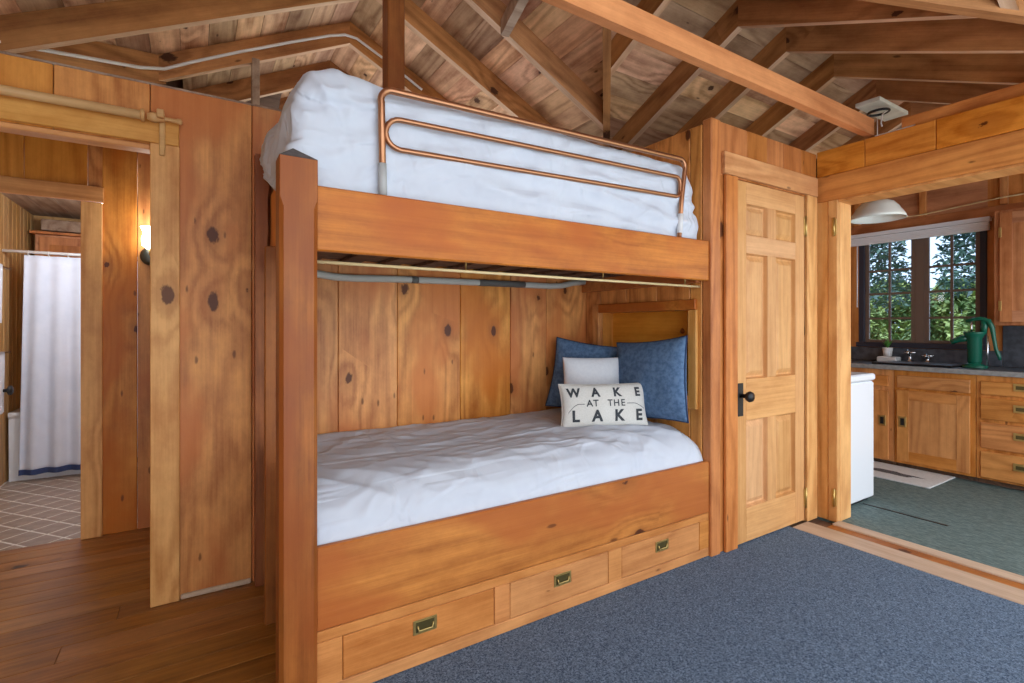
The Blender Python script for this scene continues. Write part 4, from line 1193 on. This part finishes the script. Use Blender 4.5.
# window
win = empty('window_1', (XW, 2.0, WZ0), 'two sash kitchen window with small panes', 'window', kind='structure')
box('surround', XW - 0.025, XW + 0.03, WY0, WY0 + 0.045, WZ0, WZ1, M['navy'], win)
box('surround', XW - 0.025, XW + 0.03, WY1 - 0.05, WY1, WZ0, WZ1, M['navy'], win)
box('sill', XW - 0.04, XW + 0.05, WY0 - 0.02, WY1 + 0.02, WZ0 - 0.025, WZ0 + 0.022, M['navy'], win)
box('mullion', XW - 0.01, XW + 0.03, 1.945, 2.015, WZ0 + 0.02, WZ1, M['frame'], win)
for (a, b) in ((WY0 + 0.045, 1.945), (2.015, WY1 - 0.05)):
    sash = box('sash_stile', XW - 0.005, XW + 0.025, a, a + 0.035, WZ0 + 0.022, WZ1, M['frame'], win)
    box('sash_stile', XW - 0.005, XW + 0.025, b - 0.035, b, WZ0 + 0.022, WZ1, M['frame'], win)
    box('sash_rail', XW - 0.005, XW + 0.025, a + 0.035, b - 0.035, WZ0 + 0.022, WZ0 + 0.05, M['frame'], win)
    box('sash_rail', XW - 0.005, XW + 0.025, a + 0.035, b - 0.035, WZ1 - 0.03, WZ1, M['frame'], win)
    zs = [WZ0 + 0.05, 1.315, 1.56, 1.79, WZ1 - 0.03]
    mid = (a + b) / 2
    box('muntin', XW, XW + 0.02, mid - 0.010, mid + 0.010, WZ0 + 0.05, WZ1 - 0.03, M['frame'], win)
    for z in zs[1:-1]:
        for c, d in ((a + 0.035, mid - 0.010), (mid + 0.010, b - 0.035)):
            box('muntin', XW, XW + 0.02, c, d, z - 0.010, z + 0.010, M['frame'], win)
    for z0, z1 in zip(zs, zs[1:]):
        for c, d in ((a + 0.035, mid - 0.010), (mid + 0.010, b - 0.035)):
            box('pane', XW + 0.008, XW + 0.012, c, d, z0 + (0.010 if z0 != zs[0] else 0), z1 - (0.010 if z1 != zs[-1] else 0), M['glass'], win, 0)
tag(box('trim_8', XW - 0.018, XW - 0.001, WY0 - 0.055, WY0 - 0.001, 0.9, 2.17, M['kit_zy'], None), 'pine board at the right of the kitchen window', 'window casing', kind='structure')
tag(box('trim_9', XW - 0.018, XW - 0.001, WY1 + 0.001, WY1 + 0.07, 0.9, 2.17, M['kit_zy'], None), 'pine board at the left of the kitchen window', 'window casing', kind='structure')
bd = empty('window_blind', (XW - 0.06, 2.0, 2.06), 'white blind drawn up at the head of the kitchen window', 'blind')
box('head_rail', XW - 0.10, XW - 0.045, 1.462, 2.56, 2.135, 2.172, M['white'], bd)
for i in range(5):
    box('blind_slat', XW - 0.088 + 0.003 * (i % 2), XW - 0.05, 1.47, 2.55, 2.058 + i * 0.0152, 2.071 + i * 0.0152, M['blind'], bd, 0.002)
tube('wand', [(XW - 0.09, 2.475, 2.06), (XW - 0.09, 2.475, 1.43)], 0.006, M['white'], bd, 8)

# base cabinets
XC = 5.20
def cabinet(y0, y1, label):
    t = empty('base_cabinet', (XC + 0.3, (y0 + y1) / 2, 0), label, 'cabinet', 'kitchen base cabinets')
    box('body', XC + 0.001, XW - 0.002, y0 + 0.001, y1 - 0.001, 0.045, 0.852, M['kit_zy'], t, 0.002)
    box('toe_board', XC + 0.05, XW - 0.01, y0 + 0.001, y1 - 0.001, 0.003, 0.044, M['darkwood'], t, 0)
    return t
def brass_pull_h(p, y, z):
    box('pull', XC - 0.027, XC - 0.021, y - 0.05, y + 0.05, z - 0.028, z + 0.028, M['brass'], p, 0.001)
    box('pull_recess', XC - 0.0282, XC - 0.027, y - 0.036, y + 0.036, z - 0.015, z + 0.012, M['brassdark'], p, 0)
def brass_pull_v(p, y, z):
    box('pull', XC - 0.027, XC - 0.021, y - 0.028, y + 0.028, z - 0.045, z + 0.045, M['brass'], p, 0.001)
    box('pull_recess', XC - 0.0282, XC - 0.027, y - 0.014, y + 0.014, z - 0.03, z + 0.03, M['black'], p, 0)
c1_ = cabinet(1.965, 2.4, 'narrow pine base cabinet beside the white freezer')
f_ = box('drawer', XC - 0.02, XC, 2.0, 2.38, 0.705, 0.80, M['kit_yz'], c1_)
d_ = box('door', XC - 0.02, XC, 2.0, 2.38, 0.06, 0.668, M['kit_zy'], c1_); brass_pull_v(d_, 2.045, 0.40)
c2_ = cabinet(1.415, 1.963, 'pine sink base cabinet with one wide door')
box('drawer', XC - 0.02, XC, 1.446, 1.935, 0.705, 0.81, M['kit_yz'], c2_)
d_ = box('door', XC - 0.018, XC, 1.446, 1.935, 0.07, 0.682, M['kit_zy'], c2_)
for a, b in ((1.446, 1.527), (1.848, 1.935)):
    box('door_stile', XC - 0.024, XC - 0.0185, a, b, 0.07, 0.682, M['kit_zy'], d_)
for a, b in ((0.07, 0.16), (0.60, 0.682)):
    box('door_rail', XC - 0.024, XC - 0.0185, 1.527, 1.848, a, b, M['kit_yz'], d_)
box('door_panel', XC - 0.0205, XC - 0.0185, 1.527, 1.69, 0.16, 0.60, M['kit_zy'], d_, 0)
box('door_panel', XC - 0.0205, XC - 0.0185, 1.69, 1.848, 0.16, 0.60, M['kit_zy'], d_, 0)
brass_pull_v(d_, 1.893, 0.41)
c3_ = cabinet(0.72, 1.413, 'pine base cabinet with four drawers at the right of the sink')
for z0, z1 in ((0.705, 0.81), (0.515, 0.68), (0.29, 0.49), (0.06, 0.265)):
    d_ = box('drawer', XC - 0.02, XC, 0.80, 1.385, z0, z1, M['kit_yz'], c3_, 0.006)
    brass_pull_h(d_, 1.145, (z0 + z1) / 2 + 0.02)
c4_ = cabinet(-0.4, 0.718, 'pine base cabinet at the far right of the counter')
box('door', XC - 0.02, XC, 0.1, 0.69, 0.06, 0.81, M['kit_zy'], c4_)
ct = empty('countertop', (5.5, 1.5, 0.86), 'dark slate countertop along the kitchen window', 'countertop')
box('slab', XC - 0.03, XW - 0.002, -0.4, 2.74, 0.858, 0.893, M['slate'], ct)
box('front_edge', XC - 0.042, XC - 0.031, -0.4, 2.74, 0.855, 0.894, M['slate_edge'], ct)
box('backsplash', XW - 0.03, XW - 0.019, 1.40, 2.74, 0.894, WZ0 - 0.028, M['slate'], ct)
box('backsplash', XW - 0.03, XW - 0.019, -0.3, 1.398, 0.894, 1.24, M['slate'], ct)
sk = empty('sink_basin', (5.5, 1.85, 0.893), 'black sink set in the slate counter under the window', 'sink')
box('rim', 5.25, 5.66, 1.58, 2.16, 0.894, 0.91, M['black'], sk, 0.006)
box('bowl', 5.29, 5.62, 1.62, 2.12, 0.905, 0.9115, M['slate'], sk, 0.002)
for yy, s, lab in ((2.02, 1.0, 'taller chrome tap with spout at the sink'), (1.885, 0.75, 'shorter chrome tap beside the taller one')):
    t = empty('tap', (5.69, yy, 0.894), lab, 'tap')
    lathe('base', [(0.03, 0), (0.03, 0.012), (0.014, 0.025), (0.012, 0.07 * s), (0.016, 0.075 * s)], (5.69, yy, 0.894), M['chrome'], t, 16)
    tube('spout', [(5.69, yy, 0.894 + 0.06 * s), (5.66, yy, 0.894 + 0.11 * s), (5.62, yy - 0.01, 0.894 + 0.115 * s), (5.58, yy - 0.02, 0.894 + 0.09 * s)], 0.010, M['chrome'], t, 8)
    tube('lever', [(5.69, yy - 0.045, 0.894 + 0.095 * s), (5.69, yy + 0.045, 0.894 + 0.095 * s)], 0.009, M['chrome'], t, 8)
pt = empty('potted_plant', (5.66, 2.2, 0.894), 'small green plant in a clear white pot on the sink ledge', 'plant')
tr_ = box('tray', 5.60, 5.72, 2.10, 2.26, 0.894, 0.945, M['offwhite'], pt, 0.008)
lathe('pot', [(0.032, 0), (0.042, 0.085), (0.038, 0.085), (0.03, 0.01)], (5.66, 2.19, 0.946), M['offwhite'], pt, 16)
for i in range(16):
    a = i * 2.4; r = 0.02 + 0.03 * random.random()
    base = Vector((5.66, 2.19, 1.025)); tip = base + Vector((r * math.cos(a), r * math.sin(a), 0.05 + 0.04 * random.random()))
    s = Vector((-math.sin(a), math.cos(a), 0)) * 0.012
    m_ = (base + tip) / 2
    me = bpy.data.meshes.new('leaf'); me.from_pydata([tuple(p - base) for p in (base, m_ + s, tip, m_ - s)], [], [(0, 1, 2, 3)])
    link('leaf', me, M['leaf'], pt, base)
# hand pump
hpmp = empty('hand_pump', (5.45, 1.49, 0.894), 'green cast iron hand pump on the kitchen counter', 'water pump')
PX, PY, PZ = 5.45, 1.49, 0.894
lathe('base', [(0.085, 0), (0.085, 0.014), (0.05, 0.03), (0.042, 0.045)], (PX, PY, PZ), M['green'], hpmp, 24)
lathe('barrel', [(0.044, 0.04), (0.047, 0.05), (0.05, 0.24), (0.068, 0.275), (0.072, 0.285), (0.072, 0.295), (0.055, 0.297), (0.05, 0.27)], (PX, PY, PZ), M['green'], hpmp, 24)
tube('spout', [(PX, PY + 0.04, PZ + 0.245), (PX, PY + 0.09, PZ + 0.235), (PX, PY + 0.125, PZ + 0.22), (PX, PY + 0.15, PZ + 0.205)], [0.03, 0.026, 0.022, 0.02], M['green'], hpmp, 12)
tube('fulcrum', [(PX, PY - 0.055, PZ + 0.28), (PX, PY - 0.062, PZ + 0.34), (PX, PY - 0.055, PZ + 0.385)], [0.02, 0.022, 0.018], M['green'], hpmp, 10)
tube('handle', [(PX, PY + 0.055, PZ + 0.385), (PX, PY + 0.01, PZ + 0.40), (PX, PY - 0.04, PZ + 0.405), (PX, PY - 0.085, PZ + 0.385), (PX, PY - 0.108, PZ + 0.33), (PX, PY - 0.118, PZ + 0.25), (PX, PY - 0.13, PZ + 0.16), (PX, PY - 0.15, PZ + 0.10), (PX, PY - 0.155, PZ + 0.07)],
     [0.012, 0.014, 0.018, 0.02, 0.017, 0.014, 0.013, 0.014, 0.010], M['green'], hpmp, 10)
tube('piston_rod', [(PX, PY + 0.02, PZ + 0.27), (PX, PY + 0.02, PZ + 0.39)], 0.007, M['chrome'], hpmp, 8)
tube('side_rod', [(PX - 0.02, PY - 0.085, PZ + 0.02), (PX - 0.02, PY - 0.085, PZ + 0.26)], 0.007, M['chrome'], hpmp, 8)
# wall cabinet
wc = empty('wall_cabinet', (5.65, 0.9, 1.24), 'pine wall cabinet at the right of the kitchen window', 'cabinet')
box('body', 5.502, XW - 0.032, 0.5, 1.385, 1.243, 2.168, M['kitwall_zy'], wc)
for a, b in ((0.94, 1.345), (0.52, 0.925)):
    d_ = box('door', 5.482, 5.501, a, b, 1.27, 2.145, M['kitwall_zy'], wc)
    for c, d in ((a, a + 0.075), (b - 0.075, b)):
        box('door_stile', 5.476, 5.4815, c, d, 1.27, 2.145, M['kitwall_zy'], d_)
    for c, d in ((1.27, 1.36), (2.055, 2.145)):
        box('door_rail', 5.476, 5.4815, a + 0.075, b - 0.075, c, d, M['kitwall_yz'], d_)
    for z in (1.40, 1.99):
        box('hinge', 5.472, 5.4755, b - 0.012, b + 0.006, z - 0.04, z + 0.04, M['brass'], d_, 0.001)
# white freezer
fz = empty('chest_freezer', (3.85, 1.95, 0), 'white chest freezer just inside the kitchen opening', 'freezer')
box('body', 3.60, 4.10, 1.668, 2.3, 0.02, 0.845, M['white'], fz, 0.012)
box('lid', 3.60, 4.107, 1.661, 2.3, 0.85, 0.90, M['white'], fz, 0.012)
box('plinth', 3.62, 4.05, 1.69, 2.28, 0.003, 0.02, M['black'], fz, 0)
# mat
mt = empty('kitchen_mat', (4.95, 1.8, 0), 'pale kitchen mat with a dark leafy print by the sink cabinet', 'mat')
box('mat_cloth', 4.70, 5.22, 1.545, 2.18, 0.003, 0.014, M['mat'], mt, 0.005)
def print_mesh():
    vs = [(0, 0, 0)]
    n = 28
    for i in range(n):
        a = 2 * math.pi * i / n
        r = 1 + 0.18 * math.sin(5 * a) + 0.08 * math.sin(11 * a)
        vs.append((0.055 * r * math.sin(a), 0.235 * r * math.cos(a), 0))
    me = bpy.data.meshes.new('print'); me.from_pydata(vs, [], [(0, i + 1, (i + 1) % n + 1) for i in range(n)]); return me
link('print', print_mesh(), M['matprint'], mt, (4.92, 1.92, 0.0146))
# ceiling lamp
kl = empty('ceiling_lamp', (4.55, 1.83, 2.4), 'white ribbed glass dome lamp hanging in the kitchen', 'ceiling lamp')
lathe('shade', [(0.03, 0.15), (0.07, 0.145), (0.11, 0.125), (0.14, 0.09), (0.15, 0.07), (0.165, 0.05), (0.18, 0.025), (0.188, 0.0), (0.18, 0.0), (0.16, 0.045), (0.13, 0.09), (0.10, 0.12), (0.06, 0.138), (0.0, 0.14)], (4.55, 1.83, 2.08), M['shade'], kl, 36)
lathe('cap', [(0.0, 0.185), (0.02, 0.18), (0.036, 0.165), (0.045, 0.15), (0.03, 0.148)], (4.55, 1.83, 2.08), M['chrome'], kl, 20)
tube('stem', [(4.55, 1.83, 2.25), (4.55, 1.83, cross_z(1.83) + RD)], 0.004, M['conduit'], kl, 8)

# ------------------------------------------------------------------ outside
gd = link('ground', bpy.data.meshes.new('ground'), M['grass'])
gd.data.from_pydata([(6.2, -12, -0.4), (40, -12, -0.4), (40, 30, -0.4), (6.2, 30, -0.4)], [], [(0, 1, 2, 3)])
tag(gd, 'grassy ground outside the kitchen window', 'ground', kind='structure')
def tree(x, y, h, r, mat, n, label, ls, low=0.12):
    t = empty('tree', (x, y, -0.4), label, 'tree', 'trees outside the window')
    tube('trunk', [(x, y, -0.4), (x + 0.05, y, h * 0.5), (x, y + 0.1, h * 0.95)], [0.13, 0.09, 0.02], M['bark'], t, 8)
    vs, fs = [], []
    rr = random.Random(int(x * 100 + y * 10))
    for i in range(n):
        hh = low + (1 - low) * rr.random() ** 0.9
        rad = r * (1.05 - hh) ** 0.6 * (0.25 + 0.75 * rr.random() ** 0.6)
        a = rr.random() * 2 * math.pi
        droop = 0.15 * rad
        c = Vector((rad * math.cos(a), rad * math.sin(a), hh * h - droop))
        d1 = Vector((rr.uniform(-1, 1), rr.uniform(-1, 1), rr.uniform(-0.7, 0.3))).normalized() * ls * rr.uniform(0.6, 1.4)
        d2 = d1.cross(Vector((rr.uniform(-1, 1), rr.uniform(-1, 1), 1))).normalized() * ls * 0.35
        k = len(vs)
        vs += [tuple(c - d1 * 0.5), tuple(c + d2), tuple(c + d1), tuple(c - d2)]
        fs.append((k, k + 1, k + 2, k + 3))
    me = bpy.data.meshes.new('foliage'); me.from_pydata(vs, [], fs)
    o = link('foliage', me, mat, t, (x, y, -0.4)); o['kind'] = 'stuff'
tree(10.6, 4.6, 2.2, 0.9, M['tree1'], 9000, 'low yellow green tree at the left of the window view', 0.075, 0.0)
tree(10.6, 2.75, 2.1, 0.9, M['tree1'], 9000, 'low yellow green tree behind the hand pump', 0.075, 0.0)
tree(13.6, 5.9, 6.5, 1.5, M['tree2'], 9500, 'dark evergreen at the left of the window view', 0.10, 0.34)
tree(13.6, 3.5, 7.0, 1.15, M['tree2'], 8500, 'slim dark evergreen at the right of the window view', 0.10, 0.34)
tree(16.9, 5.0, 2.9, 1.7, M['tree1'], 9000, 'distant light green tree between the evergreens', 0.13, 0.0)
tree(20.9, 8.0, 3.3, 2.2, M['tree1'], 9000, 'farthest light green tree at the left', 0.17, 0.0)
tree(20.9, 3.2, 3.3, 2.2, M['tree1'], 9000, 'farthest light green tree at the right', 0.17, 0.0)
